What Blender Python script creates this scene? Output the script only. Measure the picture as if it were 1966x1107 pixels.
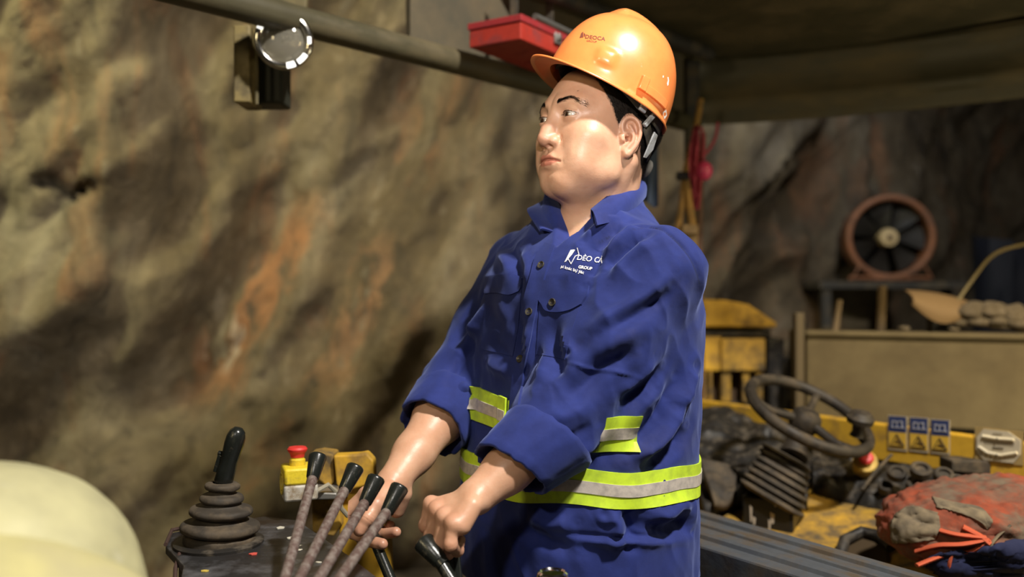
import bpy, bmesh, math, random
import numpy as np
from mathutils import Vector, Matrix
from mathutils.bvhtree import BVHTree

for _o in list(bpy.data.objects): bpy.data.objects.remove(_o)
scene = bpy.context.scene
COL = scene.collection
random.seed(7); RNG = np.random.default_rng(11)

# ------------------------------------------------------------- camera / light
FPX = 1700.0; CZ = 1.32
cam_d = bpy.data.cameras.new('camera'); cam = bpy.data.objects.new('camera', cam_d); COL.objects.link(cam)
cam.location = (0, 0, CZ); cam.rotation_euler = (math.pi/2, 0, 0)
cam_d.sensor_width = 36.0; cam_d.lens = FPX/1966*36.0; cam_d.clip_start = 0.05
cam_d.dof.use_dof = True; cam_d.dof.focus_distance = 1.29; cam_d.dof.aperture_fstop = 2.1
scene.camera = cam
scene.view_settings.view_transform = 'Standard'; scene.view_settings.look = 'None'
scene.view_settings.gamma = 1.0; scene.view_settings.use_curve_mapping = False
scene.view_settings.exposure = 0.0

world = bpy.data.worlds.new('world'); scene.world = world; world.use_nodes = True
wb = world.node_tree.nodes['Background']; wb.inputs[0].default_value = (1.0, 0.95, 0.80, 1); wb.inputs[1].default_value = 0.030

def area(name, loc, target, size, power, col, size_y=None, spread=None):
    d = bpy.data.lights.new(name, 'AREA'); d.energy = power; d.color = col; d.size = size
    if size_y: d.shape = 'RECTANGLE'; d.size_y = size_y
    if spread: d.spread = math.radians(spread)
    o = bpy.data.objects.new(name, d); COL.objects.link(o); o.location = loc
    o.rotation_euler = (Vector(target)-Vector(loc)).to_track_quat('-Z', 'Y').to_euler()
    return o
area('cab_work_light', (1.06, 0.08, 3.44), (0.12, 1.42, 1.35), 0.18, 138, (1.0, 0.94, 0.86))
def spot(name, loc, target, power, col, deg, blend=.6, rad=.07):
    d = bpy.data.lights.new(name, 'SPOT'); d.energy = power; d.color = col; d.spot_size = math.radians(deg); d.spot_blend = blend; d.shadow_soft_size = rad
    o = bpy.data.objects.new(name, d); COL.objects.link(o); o.location = loc
    o.rotation_euler = (Vector(target)-Vector(loc)).to_track_quat('-Z', 'Y').to_euler(); return o
spot('cab_spot_lamp', (0.02, -0.55, 1.86), (0.11, 1.38, 1.60), 138, (1.0, 0.93, 0.87), 17, .9, .05)
spot('lever_spot_lamp', (-0.35, -0.45, 2.30), (-0.13, 1.22, 1.02), 42, (1.0, 0.92, 0.82), 20, .8)
area('front_work_light', (-1.25, -0.15, 2.05), (0.05, 1.40, 1.50), 0.25, 1.2, (1.0, 0.80, 0.45), spread=60)
area('tunnel_flood_light', (-2.8, 2.1, 3.4), (-2.7, 4.1, 2.7), 0.5, 78, (0.98, 0.94, 0.52), spread=130)
area('rock_flood_light', (-0.7, 2.2, 3.9), (-0.9, 4.4, 1.2), 0.6, 25, (1.0, 0.84, 0.56), spread=90)
area('deck_light', (2.1, 0.8, 2.4), (1.35, 2.3, 0.9), 0.4, 7.5, (1.0, 0.78, 0.40), spread=75)
area('canopy_fill_light', (1.85, 1.45, 1.15), (1.1, 2.6, 2.1), 0.3, 6.0, (1.0, 0.90, 0.60))  # added fill, unseen from the camera, to brighten the canopy underside
area('rear_light', (1.6, 3.9, 3.3), (2.6, 6.5, 1.4), 0.5, 4.5, (0.78, 0.86, 1.0), spread=120)

# ------------------------------------------------------------- helpers
def P(px, py, Y):
    return np.array([(px-983.0)*Y/FPX, Y, CZ-(py-553.5)*Y/FPX])
def PZ(px, py, z):            # point on the horizontal plane z
    Y = (CZ-z)*FPX/(py-553.5); return P(px, py, Y)

def nrm(v):
    v = np.asarray(v, float); return v/np.linalg.norm(v)

def tag(o, label=None, cat=None, group=None, kind=None):
    if label: o['label'] = label
    if cat: o['category'] = cat
    if group: o['group'] = group
    if kind: o['kind'] = kind
    return o

def thing(name, loc, label, cat, group=None):
    o = bpy.data.objects.new(name, None); COL.objects.link(o); o.location = tuple(loc)
    o.empty_display_size = 0.05
    return tag(o, label, cat, group)

def root_loc(o):
    l = Vector((0, 0, 0))
    while o is not None:
        l += o.location; o = o.parent
    return np.array(l)

def mesh_obj(name, V, F, mat, parent=None, smooth=True, base=None, sharp=None):
    V = np.asarray(V, float)
    off = root_loc(parent) if parent is not None else (np.asarray(base, float) if base is not None else np.zeros(3))
    me = bpy.data.meshes.new(name)
    me.from_pydata((V-off).tolist(), [], F.tolist() if isinstance(F, np.ndarray) else F); me.update()
    if smooth:
        me.shade_smooth()
        if sharp: me.set_sharp_from_angle(angle=math.radians(sharp))
    if mat is not None: me.materials.append(mat)
    o = bpy.data.objects.new(name, me); COL.objects.link(o)
    if parent is not None: o.parent = parent
    else: o.location = tuple(off)
    return o

def frame_from(d, up=(0, 0, 1)):
    d = nrm(d); up = np.asarray(up, float)
    if abs(np.dot(d, up)) > .98: up = np.array([0, 1, 0.])
    x = nrm(np.cross(up, d)); y = np.cross(d, x)
    return x, y, d

class MB:
    def __init__(s): s.v = []; s.f = []
    def add(s, V, F):
        n = len(s.v); s.v.extend([tuple(map(float, q)) for q in V]); s.f.extend([tuple(i+n for i in f) for f in F]); return s
    def box(s, c, size, ax=None):          # c centre; ax = 3 axis rows
        c = np.asarray(c, float); h = np.asarray(size, float)/2
        A = np.eye(3) if ax is None else np.asarray(ax, float)
        V = [c + A[0]*h[0]*i + A[1]*h[1]*j + A[2]*h[2]*k for i in (-1, 1) for j in (-1, 1) for k in (-1, 1)]
        F = [(0, 1, 3, 2), (4, 6, 7, 5), (0, 4, 5, 1), (2, 3, 7, 6), (0, 2, 6, 4), (1, 5, 7, 3)]
        return s.add(V, F)
    def tube(s, path, r, n=14, cap=True, close=False, squash=1.0, up=(0, 0, 1)):
        path = [np.asarray(p, float) for p in path]; m = len(path)
        rr = [r]*m if np.isscalar(r) else list(r)
        V = []; x0 = None
        for i, p in enumerate(path):
            if close: t = path[(i+1) % m]-path[i-1]
            else: t = path[min(i+1, m-1)]-path[max(i-1, 0)]
            t = nrm(t)
            if x0 is None: x0, y0, _ = frame_from(t, up)
            x = x0-t*np.dot(x0, t); x = nrm(x); y = np.cross(t, x); x0 = x
            for k in range(n):
                a = 2*math.pi*k/n
                V.append(p+rr[i]*(math.cos(a)*x+squash*math.sin(a)*y))
        F = []
        for i in range(m if close else m-1):
            j = (i+1) % m
            for k in range(n):
                F.append((i*n+k, i*n+(k+1) % n, j*n+(k+1) % n, j*n+k))
        if cap and not close:
            F.append(tuple(range(n))[::-1]); F.append(tuple((m-1)*n+k for k in range(n)))
        return s.add(V, F)
    def lathe(s, prof, c, axis=(0, 0, 1), n=40, cap=True, up=(0, 1, 0), sx=1.0):   # prof: list of (r, h)
        x, y, d = frame_from(axis, up); c = np.asarray(c, float)
        V = []
        for r, h in prof:
            for k in range(n):
                a = 2*math.pi*k/n
                V.append(c+d*h+r*(sx*math.cos(a)*x+math.sin(a)*y))
        F = []
        for i in range(len(prof)-1):
            for k in range(n):
                F.append((i*n+k, i*n+(k+1) % n, (i+1)*n+(k+1) % n, (i+1)*n+k))
        if cap:
            F.append(tuple(range(n))[::-1]); F.append(tuple((len(prof)-1)*n+k for k in range(n)))
        return s.add(V, F)
    def prism(s, poly, ext):                # poly 3D loop, ext vector
        poly = [np.asarray(p, float) for p in poly]; e = np.asarray(ext, float); n = len(poly)
        V = poly+[p+e for p in poly]
        F = [tuple(range(n))[::-1], tuple(range(n, 2*n))]+[(i, (i+1) % n, n+(i+1) % n, n+i) for i in range(n)]
        return s.add(V, F)
    def grid(s, G, thick=None):             # G (a,b,3) ; thick vector or array -> slab
        G = np.asarray(G, float); a, b = G.shape[:2]
        q = [(i*b+j, (i+1)*b+j, (i+1)*b+j+1, i*b+j+1) for i in range(a-1) for j in range(b-1)]
        if thick is None: return s.add(G.reshape(-1, 3), q)
        G2 = G+thick; n = a*b
        F = q+[tuple(i+n for i in f)[::-1] for f in q]
        rim = [(i, 0) for i in range(a)]+[(a-1, j) for j in range(1, b)]+[(i, b-1) for i in range(a-2, -1, -1)]+[(0, j) for j in range(b-2, 0, -1)]
        idx = [i*b+j for i, j in rim]
        for k in range(len(idx)):
            p, r = idx[k], idx[(k+1) % len(idx)]; F.append((r, p, p+n, r+n))
        return s.add(np.concatenate([G.reshape(-1, 3), G2.reshape(-1, 3)]), F)
    def build(s, name, mat, parent=None, smooth=True, bevel=None, seg=2, base=None, sharp=35):
        V = np.array(s.v)
        if parent is None and base is None:
            base = [V[:, 0].mean(), V[:, 1].mean(), V[:, 2].min()]
        o = mesh_obj(name, V, s.f, mat, parent, smooth, base, sharp)
        bm = bmesh.new(); bm.from_mesh(o.data); bmesh.ops.recalc_face_normals(bm, faces=bm.faces); bm.to_mesh(o.data); bm.free()
        if smooth:
            o.data.shade_smooth(); o.data.set_sharp_from_angle(angle=math.radians(sharp))
        if bevel:
            m = o.modifiers.new('bevel', 'BEVEL'); m.width = bevel; m.segments = seg; m.limit_method = 'ANGLE'; m.angle_limit = math.radians(40)
            m.harden_normals = False
        return o

def spline(pts, n):
    pts = np.asarray(pts, float); m = len(pts)
    t = np.concatenate([[0], np.cumsum(np.linalg.norm(np.diff(pts, axis=0), axis=1))]); t /= t[-1]
    out = []
    for s_ in np.linspace(0, 1, n):
        i = min(max(np.searchsorted(t, s_)-1, 0), m-2)
        u = (s_-t[i])/max(t[i+1]-t[i], 1e-9)
        p0 = pts[max(i-1, 0)]; p1 = pts[i]; p2 = pts[i+1]; p3 = pts[min(i+2, m-1)]
        out.append(0.5*((2*p1)+(-p0+p2)*u+(2*p0-5*p1+4*p2-p3)*u*u+(-p0+3*p1-3*p2+p3)*u**3))
    return np.array(out)

def _h(ix, iy, iz, seed):
    n = (ix*374761393 + iy*668265263 + iz*2147483647 + seed*974634777) & 0xffffffff
    n = ((n ^ (n >> 13))*1274126177) & 0xffffffff
    n = (n ^ (n >> 16)) & 0xffffff
    return n/float(0xffffff)
def vnoise(Q, seed=0):
    Q = np.asarray(Q, float); i = np.floor(Q).astype(np.int64); f = Q-i; f = f*f*(3-2*f)
    r = 0
    for a in (0, 1):
        wx = f[:, 0] if a else 1-f[:, 0]
        for b in (0, 1):
            wy = f[:, 1] if b else 1-f[:, 1]
            for c in (0, 1):
                wz = f[:, 2] if c else 1-f[:, 2]
                r = r + wx*wy*wz*_h(i[:, 0]+a, i[:, 1]+b, i[:, 2]+c, seed)
    return r*2-1
def fbm(Q, oct=4, seed=0, gain=.5):
    Q = np.asarray(Q, float); s_ = 0; a = 1.
    for k in range(oct):
        s_ = s_+a*vnoise(Q*(2**k)+k*17.3, seed+k); a *= gain
    return s_

# ------------------------------------------------------------- materials
def newmat(name):
    m = bpy.data.materials.new(name); m.use_nodes = True
    nt = m.node_tree; return m, nt, nt.nodes['Principled BSDF']
def setin(b, **k):
    for a, v in k.items():
        nm = a.replace('_', ' ')
        b.inputs[nm].default_value = v
def srgb(r, g, b):
    f = lambda c: (c/255/12.92) if c/255 <= .04045 else ((c/255+.055)/1.055)**2.4
    return (f(r), f(g), f(b), 1)
def N(nt, t, **k):
    n = nt.nodes.new(t)
    for a, v in k.items(): setattr(n, a, v)
    return n
def noise_fac(nt, scale, detail=5, rough=.55, stretch=None, rot=None, dist=0, coord='Object'):
    tc = N(nt, 'ShaderNodeTexCoord'); mp = N(nt, 'ShaderNodeMapping')
    if stretch: mp.inputs['Scale'].default_value = stretch
    if rot: mp.inputs['Rotation'].default_value = rot
    nt.links.new(tc.outputs[coord], mp.inputs[0])
    n = N(nt, 'ShaderNodeTexNoise'); n.inputs['Scale'].default_value = scale; n.inputs['Detail'].default_value = detail
    n.inputs['Roughness'].default_value = rough; n.inputs['Distortion'].default_value = dist
    nt.links.new(mp.outputs[0], n.inputs['Vector']); return n.outputs['Fac']
def ramp(nt, fac, stops):
    r = N(nt, 'ShaderNodeValToRGB'); e = r.color_ramp.elements
    while len(e) < len(stops): e.new(.5)
    for i, (p, c) in enumerate(stops):
        e[i].position = p; e[i].color = c if not np.isscalar(c) else (c, c, c, 1)
    nt.links.new(fac, r.inputs[0]); return r.outputs[0]
def mix(nt, fac, a, b):
    m = N(nt, 'ShaderNodeMix', data_type='RGBA')
    for s_, v in ((m.inputs[0], fac), (m.inputs[6], a), (m.inputs[7], b)):
        if hasattr(v, 'node'): nt.links.new(v, s_)
        else: s_.default_value = v
    return m.outputs[2]
def bump(nt, b, h, strength=.3, dist=.002, prev=None):
    n = N(nt, 'ShaderNodeBump'); n.inputs['Strength'].default_value = strength; n.inputs['Distance'].default_value = dist
    nt.links.new(h, n.inputs['Height'])
    if prev is not None: nt.links.new(prev, n.inputs['Normal'])
    nt.links.new(n.outputs[0], b.inputs['Normal']); return n.outputs[0]
def plain(name, col, rough=.5, metal=0., bumpy=0., bscale=200, **k):
    m, nt, b = newmat(name); setin(b, Base_Color=col, Roughness=rough, Metallic=metal, **k)
    if bumpy: bump(nt, b, noise_fac(nt, bscale), bumpy, .001)
    return m
def dirty(name, col, dirt, scale=18, lo=.42, hi=.62, rough=.5, metal=0., rough2=.9, bumpy=.3, detail=8, stretch=None):
    m, nt, b = newmat(name)
    f = noise_fac(nt, scale, detail, .62, stretch); k = ramp(nt, f, [(lo, 0.), (hi, 1.)])
    f2 = noise_fac(nt, scale*4.3, 6, .6); c1 = mix(nt, ramp(nt, f2, [(.35, 0.), (.75, .45)]), col, tuple(c*.6 for c in col[:3])+(1,))
    nt.links.new(mix(nt, k, c1, dirt), b.inputs['Base Color'])
    nt.links.new(mix(nt, k, (rough,)*3+(1,), (rough2,)*3+(1,)), b.inputs['Roughness'])
    b.inputs['Metallic'].default_value = metal
    if bumpy: bump(nt, b, f2, bumpy, .002)
    return m
# ------------------------------------------------------------- implicit surfaces
def smin(a, b, k):
    h = np.clip(.5+.5*(b-a)/k, 0, 1); return b*(1-h)+a*h-k*h*(1-h)
def smax(a, b, k): return -smin(-a, -b, k)
def ell(Q, c, r):
    q = Q-np.asarray(c); r = np.asarray(r); k0 = np.linalg.norm(q/r, axis=1); k1 = np.linalg.norm(q/(r*r), axis=1)+1e-9
    return k0*(k0-1)/k1
def ball(Q, c, r): return np.linalg.norm(Q-np.asarray(c), axis=1)-r
def cap(Q, a, b, ra, rb=None):
    rb = ra if rb is None else rb
    a = np.asarray(a, float); b = np.asarray(b, float); ba = b-a; pa = Q-a
    h = np.clip(pa@ba/np.dot(ba, ba), 0, 1)
    return np.linalg.norm(pa-h[:, None]*ba, axis=1)-(ra+(rb-ra)*h)
def chain(Q, pts, rs, k=None):
    d = None
    for i in range(len(pts)-1):
        e = cap(Q, pts[i], pts[i+1], rs[i], rs[i+1]); d = e if d is None else (np.minimum(d, e) if k is None else smin(d, e, k))
    return d

def mesh_sdf(f, lo, hi, h, B=24):
    """sparse surface nets; f(Q, centre, radius) -> distance"""
    lo = np.asarray(lo, float); hi = np.asarray(hi, float)
    nb = np.ceil((hi-lo)/(h*B)).astype(int); dim = nb*B+3
    g = np.arange(B+1)
    off = np.stack(np.meshgrid(g, g, g, indexing='ij'), -1).reshape(-1, 3)
    br = math.sqrt(3)*B*h/2
    allv, allid, quads = [], [], []
    key = lambda c: ((c[..., 0]+1)*dim[1]+(c[..., 1]+1))*dim[2]+(c[..., 2]+1)
    for bx in range(nb[0]):
        for by in range(nb[1]):
            for bz in range(nb[2]):
                b0 = np.array([bx, by, bz])*B; c = lo+(b0+B/2)*h
                d0 = f(c[None, :], c, br)[0]
                if abs(d0) > br*1.5+.02: continue
                D = f(lo+(b0+off)*h, c, br).reshape(B+1, B+1, B+1)
                S = D < 0
                if S.all() or not S.any(): continue
                C8 = [S[i:B+i, j:B+j, k:B+k] for i in (0, 1) for j in (0, 1) for k in (0, 1)]
                act = np.logical_or.reduce(C8) & ~np.logical_and.reduce(C8)
                ci = np.argwhere(act)
                acc = np.zeros((len(ci), 3)); cnt = np.zeros(len(ci))
                for ax in range(3):
                    o1, o2 = [a for a in range(3) if a != ax]
                    for u in (0, 1):
                        for v in (0, 1):
                            p = ci.copy(); p[:, o1] += u; p[:, o2] += v; q = p.copy(); q[:, ax] += 1
                            da = D[p[:, 0], p[:, 1], p[:, 2]]; db = D[q[:, 0], q[:, 1], q[:, 2]]
                            m = (da < 0) != (db < 0); t = np.where(m, da/np.where(m, da-db, 1), 0)
                            x = p.astype(float); x[:, ax] += t
                            acc += x*m[:, None]; cnt += m
                allv.append(lo+(b0+acc/cnt[:, None])*h); allid.append(key(ci+b0))
                for ax in range(3):
                    o1, o2 = (ax+1) % 3, (ax+2) % 3
                    sl = [slice(0, B)]*3; sh = list(sl); sh[ax] = slice(1, B+1)
                    A_ = S[tuple(sl)]; B_ = S[tuple(sh)]; e = np.argwhere(A_ != B_)
                    if not len(e): continue
                    fl = A_[e[:, 0], e[:, 1], e[:, 2]]
                    e = e+b0; ok = (e[:, o1] > 0) & (e[:, o2] > 0); e = e[ok]; fl = fl[ok]
                    e1 = e.copy(); e1[:, o1] -= 1; e2 = e1.copy(); e2[:, o2] -= 1; e3 = e.copy(); e3[:, o2] -= 1
                    q = np.stack([key(e), key(e1), key(e2), key(e3)], 1)
                    q[~fl] = q[~fl][:, ::-1]
                    quads.append(q)
    V = np.concatenate(allv); ids = np.concatenate(allid); Qd = np.concatenate(quads)
    o = np.argsort(ids); ids = ids[o]; V = V[o]
    k = np.searchsorted(ids, Qd); k = np.clip(k, 0, len(ids)-1)
    good = (ids[k] == Qd).all(1)
    return V, k[good]

def vnormals(V, F):
    n = np.cross(V[F[:, 2]]-V[F[:, 0]], V[F[:, 3]]-V[F[:, 1]]); out = np.zeros_like(V)
    for i in range(4): np.add.at(out, F[:, i], n)
    return out/(np.linalg.norm(out, axis=1)[:, None]+1e-12)

def seg_dist(V, pts):
    d = None
    for i in range(len(pts)-1):
        e = cap(V, pts[i], pts[i+1], 0.0); d = e if d is None else np.minimum(d, e)
    return d
def bvh_of(V, F): return BVHTree.FromPolygons(V.tolist(), F.tolist())
def cast(bvh, px, py):
    d = Vector(P(px, py, 1.)-P(983, 553.5, 0.)); d.normalize()
    hit = bvh.ray_cast(Vector((0, 0, CZ)), d)
    if hit[0] is None: return None, None
    n = hit[1]; n = n if n.dot(d) < 0 else -n
    return np.array(hit[0]), np.array(n)
# ============================================================= THE MAN
HA = math.radians(56); HP = math.radians(4)
hL = np.array([math.cos(HA), -math.sin(HA), 0]); _F0 = np.array([-math.sin(HA), -math.cos(HA), 0]); _Z = np.array([0, 0, 1.])
hF = math.cos(HP)*_F0+math.sin(HP)*_Z; hU = -math.sin(HP)*_F0+math.cos(HP)*_Z
HO = P(1149, 275, 1.41); HM = np.stack([hL, hF, hU])          # rows
def h2w(q): return HO+np.asarray(q, float)@HM
def w2h(Q): return (Q-HO)@HM.T
TA = math.radians(50)
tL = np.array([math.cos(TA), -math.sin(TA), 0]); tF = np.array([-math.sin(TA), -math.cos(TA), 0])

EYE = (.0315, .0785, .0255)
# ear frame (person's left): e1 up along ear, e2 backwards, e3 outward
_e2 = nrm([.42, -.90, .06]); _e1 = nrm(np.array([.10, -.30, 1.])-_e2*np.dot([.10, -.30, 1.], _e2)); _e3 = np.cross(_e1, _e2)
if _e3[0] < 0: _e3 = -_e3
EARO = np.array([.0705, .013, -.003]); ESC = .92; EM = np.stack([_e2, _e1, _e3])

#BEGIN_BODY
def head_sdf(Q, c=None, br=0):
    q = w2h(Q); c = w2h(c[None])[0]
    q = q+np.array([0, 0, 0])
    a = q.copy(); a[:, 0] = np.abs(a[:, 0]); ca = c.copy(); ca[0] = abs(ca[0])
    near = lambda p, R: np.linalg.norm(ca-np.asarray(p)) < R+.025+br
    d = ell(a, (0, -.014, .046), (.0765, .098, .086))
    d = smin(d, ell(a, (0, .030, .018), (.0665, .064, .080)), .02)           # forehead / mid face
    d = smin(d, ell(a, (0, .034, -.030), (.0600, .058, .060)), .02)          # lower face
    d = smin(d, cap(a, (.0490, .012, -.028), (.0465, .020, -.052), .0165, .0160), .03)      # jaw angle
    d = smin(d, cap(a, (.046, .022, -.054), (.014, .068, -.072), .015, .0190), .026)     # jaw line
    d = smin(d, cap(a, (0, .0745, -.0715), (.009, .0735, -.0715), .0185), .022)
    d = smin(d, ell(a, (0, .045, -.070), (.034, .034, .020)), .02)         # chin
    if near((.046, .055, -.005), .06):
        d = smin(d, ell(a, (.044, .057, -.006), (.025, .026, .020)), .022)   # cheekbone
        d = smin(d, ell(a, (.036, .064, -.040), (.022, .022, .026)), .022)   # full cheek
    if near((.02, .09, .04), .05):
        d = smin(d, cap(a, (.012, .085, .044), (.042, .070, .045), .010, .011), .018)    # brow
        d = smax(d, -ell(a, (.033, .1015, .026), (.021, .0135, .0115)), .014)             # socket
        d = smax(d, -ell(a, (.017, .1035, .024), (.008, .011, .012)), .013)
        e = ball(a, EYE, .0142)                                             # lids
        d = smin(d, e, .005)
        x = (a[:, 0]-EYE[0]); z = a[:, 2]-EYE[2]-.0008*0-.02*np.abs(x)
        up = .0043-16*x*x; dn = -.0035+12*x*x
        ap = np.maximum(z-up, dn-z)                                          # almond opening
        ap = np.maximum(ap, -(a[:, 1]-(EYE[1]+.004)))
        d = smax(d, -ap, .0009)
        fold = cap(a, (.020, .0925, .0370), (.034, .0938, .0388), .0006) if False else None
        # crease above the upper lid
        zz = a[:, 2]-(EYE[2]+.0092-20*x*x); cr = np.sqrt(zz**2+np.maximum(np.abs(x)-.012, 0)**2)
        d = d+.0011*np.exp(-(cr/.0011)**2)*(a[:, 1] > .07)
        # bag below the eye
        zz = a[:, 2]-(EYE[2]-.0125+14*x*x); cr = np.sqrt(zz**2+np.maximum(np.abs(x)-.010, 0)**2)
        d = d+.0004*np.exp(-(cr/.0025)**2)*(a[:, 1] > .07)
    if near((0, .1, 0), .05):                                                # nose
        d = smin(d, cap(a, (0, .0860, .032), (0, .1000, .004), .0082, .0098), .012)
        d = smin(d, cap(a, (0, .1000, .004), (0, .1052, -.0096), .0098, .0116), .009)
        d = smin(d, ell(a, (.0138, .0945, -.0142), (.0078, .0110, .0080)), .007)
        d = smin(d, cap(a, (0, .1025, -.0175), (0, .096, -.0225), .0052, .005), .006)
        d = smax(d, -ell(a, (.0080, .1005, -.0232), (.0048, .0070, .0050)), .002)
        # alar groove
        al = np.linalg.norm((a-np.array([.0205, .090, -.012]))/np.array([.5, 1, 1.2]), axis=1)
        d = d+.0022*np.exp(-(al/.006)**2)
    if near((0, .09, -.045), .045):                                          # mouth
        d = smin(d, ell(a, (0, .080, -.042), (.028, .021, .021)), .012)
        x = a[:, 0]
        ml = -.0415-.0030*(x/.022)**2                                         # mouth line height
        d = smin(d, chain(a, [(0, .0980, -.0380), (.0105, .0965, -.0376), (.0245, .0850, -.0448)], [.0046, .0048, .0018]), .0045)
        d = smin(d, chain(a, [(0, .0968, -.0492), (.0110, .0945, -.0488), (.0235, .0845, -.0458)], [.0058, .0052, .0018]), .0045)
        g = np.sqrt((a[:, 2]-ml)**2+np.maximum(x-.0250, 0)**2)
        d = d+.0036*np.exp(-(g/.0014)**2)*(a[:, 1] > .07)
        d = d+.0022*np.exp(-(np.sqrt((x/.0040)**2+((a[:, 2]+.0275)/.0070)**2))**2)*(a[:, 1] > .08)   # philtrum
        d = d+.0022*np.exp(-(((a[:, 2]+.0605)/.0045)**2+(x/.018)**2))*(a[:, 1] > .07)                # under lip
        d = d+.0018*np.exp(-(np.linalg.norm((a-np.array([.029, .082, -.046]))/np.array([.004, .01, .006]), axis=1))**2)
    if near((.035, .08, -.025), .05):                                        # smile fold
        s = seg_dist(a, [(.0215, .088, -.008), (.0285, .0850, -.022), (.0345, .0780, -.040)])
        d = d+.0016*np.exp(-(s/.0035)**2)
    if near((.085, -.01, 0), .05):                                           # ear
        E = (a-EARO)@EM.T/ESC
        f = lambda x, y, z=0.: np.array([x, y, z])
        disc = ell(E, f(.0150, .003, .001), (.0170, .0310, .0042))
        disc = smin(disc, cap(E, f(.006, .0, -.008), f(.010, .0, -.001), .012, .010), .006)
        disc = smin(disc, cap(E, f(.0075, -.0270, .001), f(.0060, -.0225, .001), .0066), .006)
        disc = smax(disc, -ell(E, f(.0100, -.0035, .0075), (.0085, .0105, .0085)), .0025)
        disc = smax(disc, -ell(E, f(.0205, .0100, .0065), (.0060, .0170, .0042)), .0025)
        disc = smax(disc, -ell(E, f(.0110, .0190, .0065), (.0070, .0080, .0045)), .0025)
        hx = [f(.0095, .002, .003), f(.0015, .010, .004), f(.0015, .023, .0045), f(.0090, .0320, .0050), f(.0190, .0320, .0058), f(.0275, .0240, .0065), f(.0305, .0110, .0065), f(.0285, -.0020, .0060), f(.0225, -.0135, .0050), f(.0150, -.0225, .0035), f(.0085, -.0275, .0025)]
        hr = np.interp(np.linspace(0, 1, 22), np.linspace(0, 1, 11), [.0022, .0029, .0033, .0036, .0037, .0037, .0036, .0034, .0034, .0038, .0044]); disc = smin(disc, chain(E, list(spline(hx, 22)), list(hr)), .0035)
        disc = smin(disc, chain(E, [f(.0130, .0190, .004), f(.0185, .0110, .0055), f(.0195, .0, .0055), f(.0165, -.0090, .0055), f(.0105, -.0150, .0050)], [.0026, .0028, .0028, .0029, .0034]), .0045)
        disc = smin(disc, cap(E, f(.0010, -.0050, .0045), f(-.0005, .0005, .004), .0040), .004)
        disc = disc*ESC; d = smin(d, disc, .005)
        d = smax(d, -cap(E, f(.0075, -.003, -.004), f(.0095, -.003, .006), .0035)*ESC, .002)
    return d

NECK0 = h2w((0, -.022, -.030)); NECK1 = np.array([.134, 1.448, 1.40])
SH_N = np.array([.222, 1.322, 1.348]); EL_N = np.array([.094, 1.285, 1.146]); WR_N = P(918, 950, 1.19)
SH_F = np.array([.022, 1.588, 1.352]); EL_F = P(882, 748, 1.50); WR_F = P(757, 922, 1.335)

def pts(L): return [P(*t) for t in L]
# joints as (px, py, depth)
HAND_N = dict(w=(912, 955, 1.188), palm=[(834, 972, 1.196), (846, 984, 1.178), (860, 995, 1.160), (874, 1006, 1.145)],
  fing=[[(828, 966, 1.200), (818, 1008, 1.200), (836, 1036, 1.222), (862, 1040, 1.232)],
        [(838, 976, 1.180), (828, 1028, 1.184), (846, 1052, 1.210), (872, 1046, 1.224)],
        [(852, 990, 1.162), (844, 1044, 1.162), (860, 1060, 1.190), (874, 1046, 1.212)],
        [(868, 1003, 1.146), (865, 1045, 1.140), (878, 1056, 1.170), (884, 1036, 1.196)]],
  thumb=[(888, 965, 1.215), (868, 990, 1.240), (858, 1015, 1.250), (870, 1035, 1.246)],
  heel=[(906, 970, 1.162), (887, 1008, 1.150)])
HAND_F = dict(w=(752, 927, 1.330), palm=[(706, 948, 1.305), (716, 957, 1.325), (729, 966, 1.343), (744, 972, 1.358)],
  fing=[[(702, 948, 1.300), (661, 986, 1.300), (672, 1020, 1.312), (700, 1034, 1.310)],
        [(716, 958, 1.322), (680, 1000, 1.326), (698, 1036, 1.322), (734, 1044, 1.298)],
        [(731, 968, 1.342), (700, 1006, 1.350), (728, 1026, 1.338), (760, 1021, 1.316)],
        [(746, 976, 1.358), (722, 1008, 1.366), (738, 1024, 1.360), (750, 1008, 1.352)]],
  thumb=[(742, 942, 1.306), (722, 968, 1.276), (706, 993, 1.262), (690, 1017, 1.258)],
  heel=[(774, 948, 1.336), (762, 978, 1.344)])

def hand_sdf(Q, H, El, c, br, axr):
    W = P(*H['w']); MC = [P(*t) for t in H['palm']]
    d = None
    for m, r in zip(MC, (.0118, .0120, .0115, .0108)):
        e = cap(Q, W+(m-W)*.12, m, .0150, r); d = e if d is None else smin(d, e, .009)
    ctr = np.mean(MC, axis=0)
    d = smin(d, cap(Q, P(*H['heel'][0]), P(*H['heel'][1]), .0135, .0125), .010)
    for k, ch in enumerate(H['fing']):
        J = [P(*t) for t in ch]; r0 = (.0098, .0101, .0096, .0086)[k]
        e = chain(Q, J, [r0, r0*.98, r0*.90, r0*.82])
        for j in (1, 2): e = smin(e, ball(Q, J[j], r0*1.03), .004)
        e = smin(e, ball(Q, J[0], r0*1.10), .004)
        # crease lines over the finger joints
        for j in (1, 2):
            for off in (-.0035, .0, .0035):
                t = nrm(J[min(j+1, 3)]-J[j-1]); s = np.abs((Q-J[j])@t-off); e = e+.0004*np.exp(-(s/.0007)**2)*(np.linalg.norm(Q-J[j], axis=1) < .016)
        if k == 0: fg = e
        else: fg = smin(fg, e, .0016)
    d = smin(d, fg, .0050)
    J = [P(*t) for t in H['thumb']]
    e = chain(Q, J, [.0150, .0118, .0105, .0092], .004)
    e = smin(e, ball(Q, J[2], .0112), .004)
    for off in (-.004, 0, .004):
        t = nrm(J[3]-J[1]); s = np.abs((Q-J[2])@t-off); e = e+.0004*np.exp(-(s/.0008)**2)*(np.linalg.norm(Q-J[2], axis=1) < .018)
    d = smin(d, e, .0055)
    return d

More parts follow.
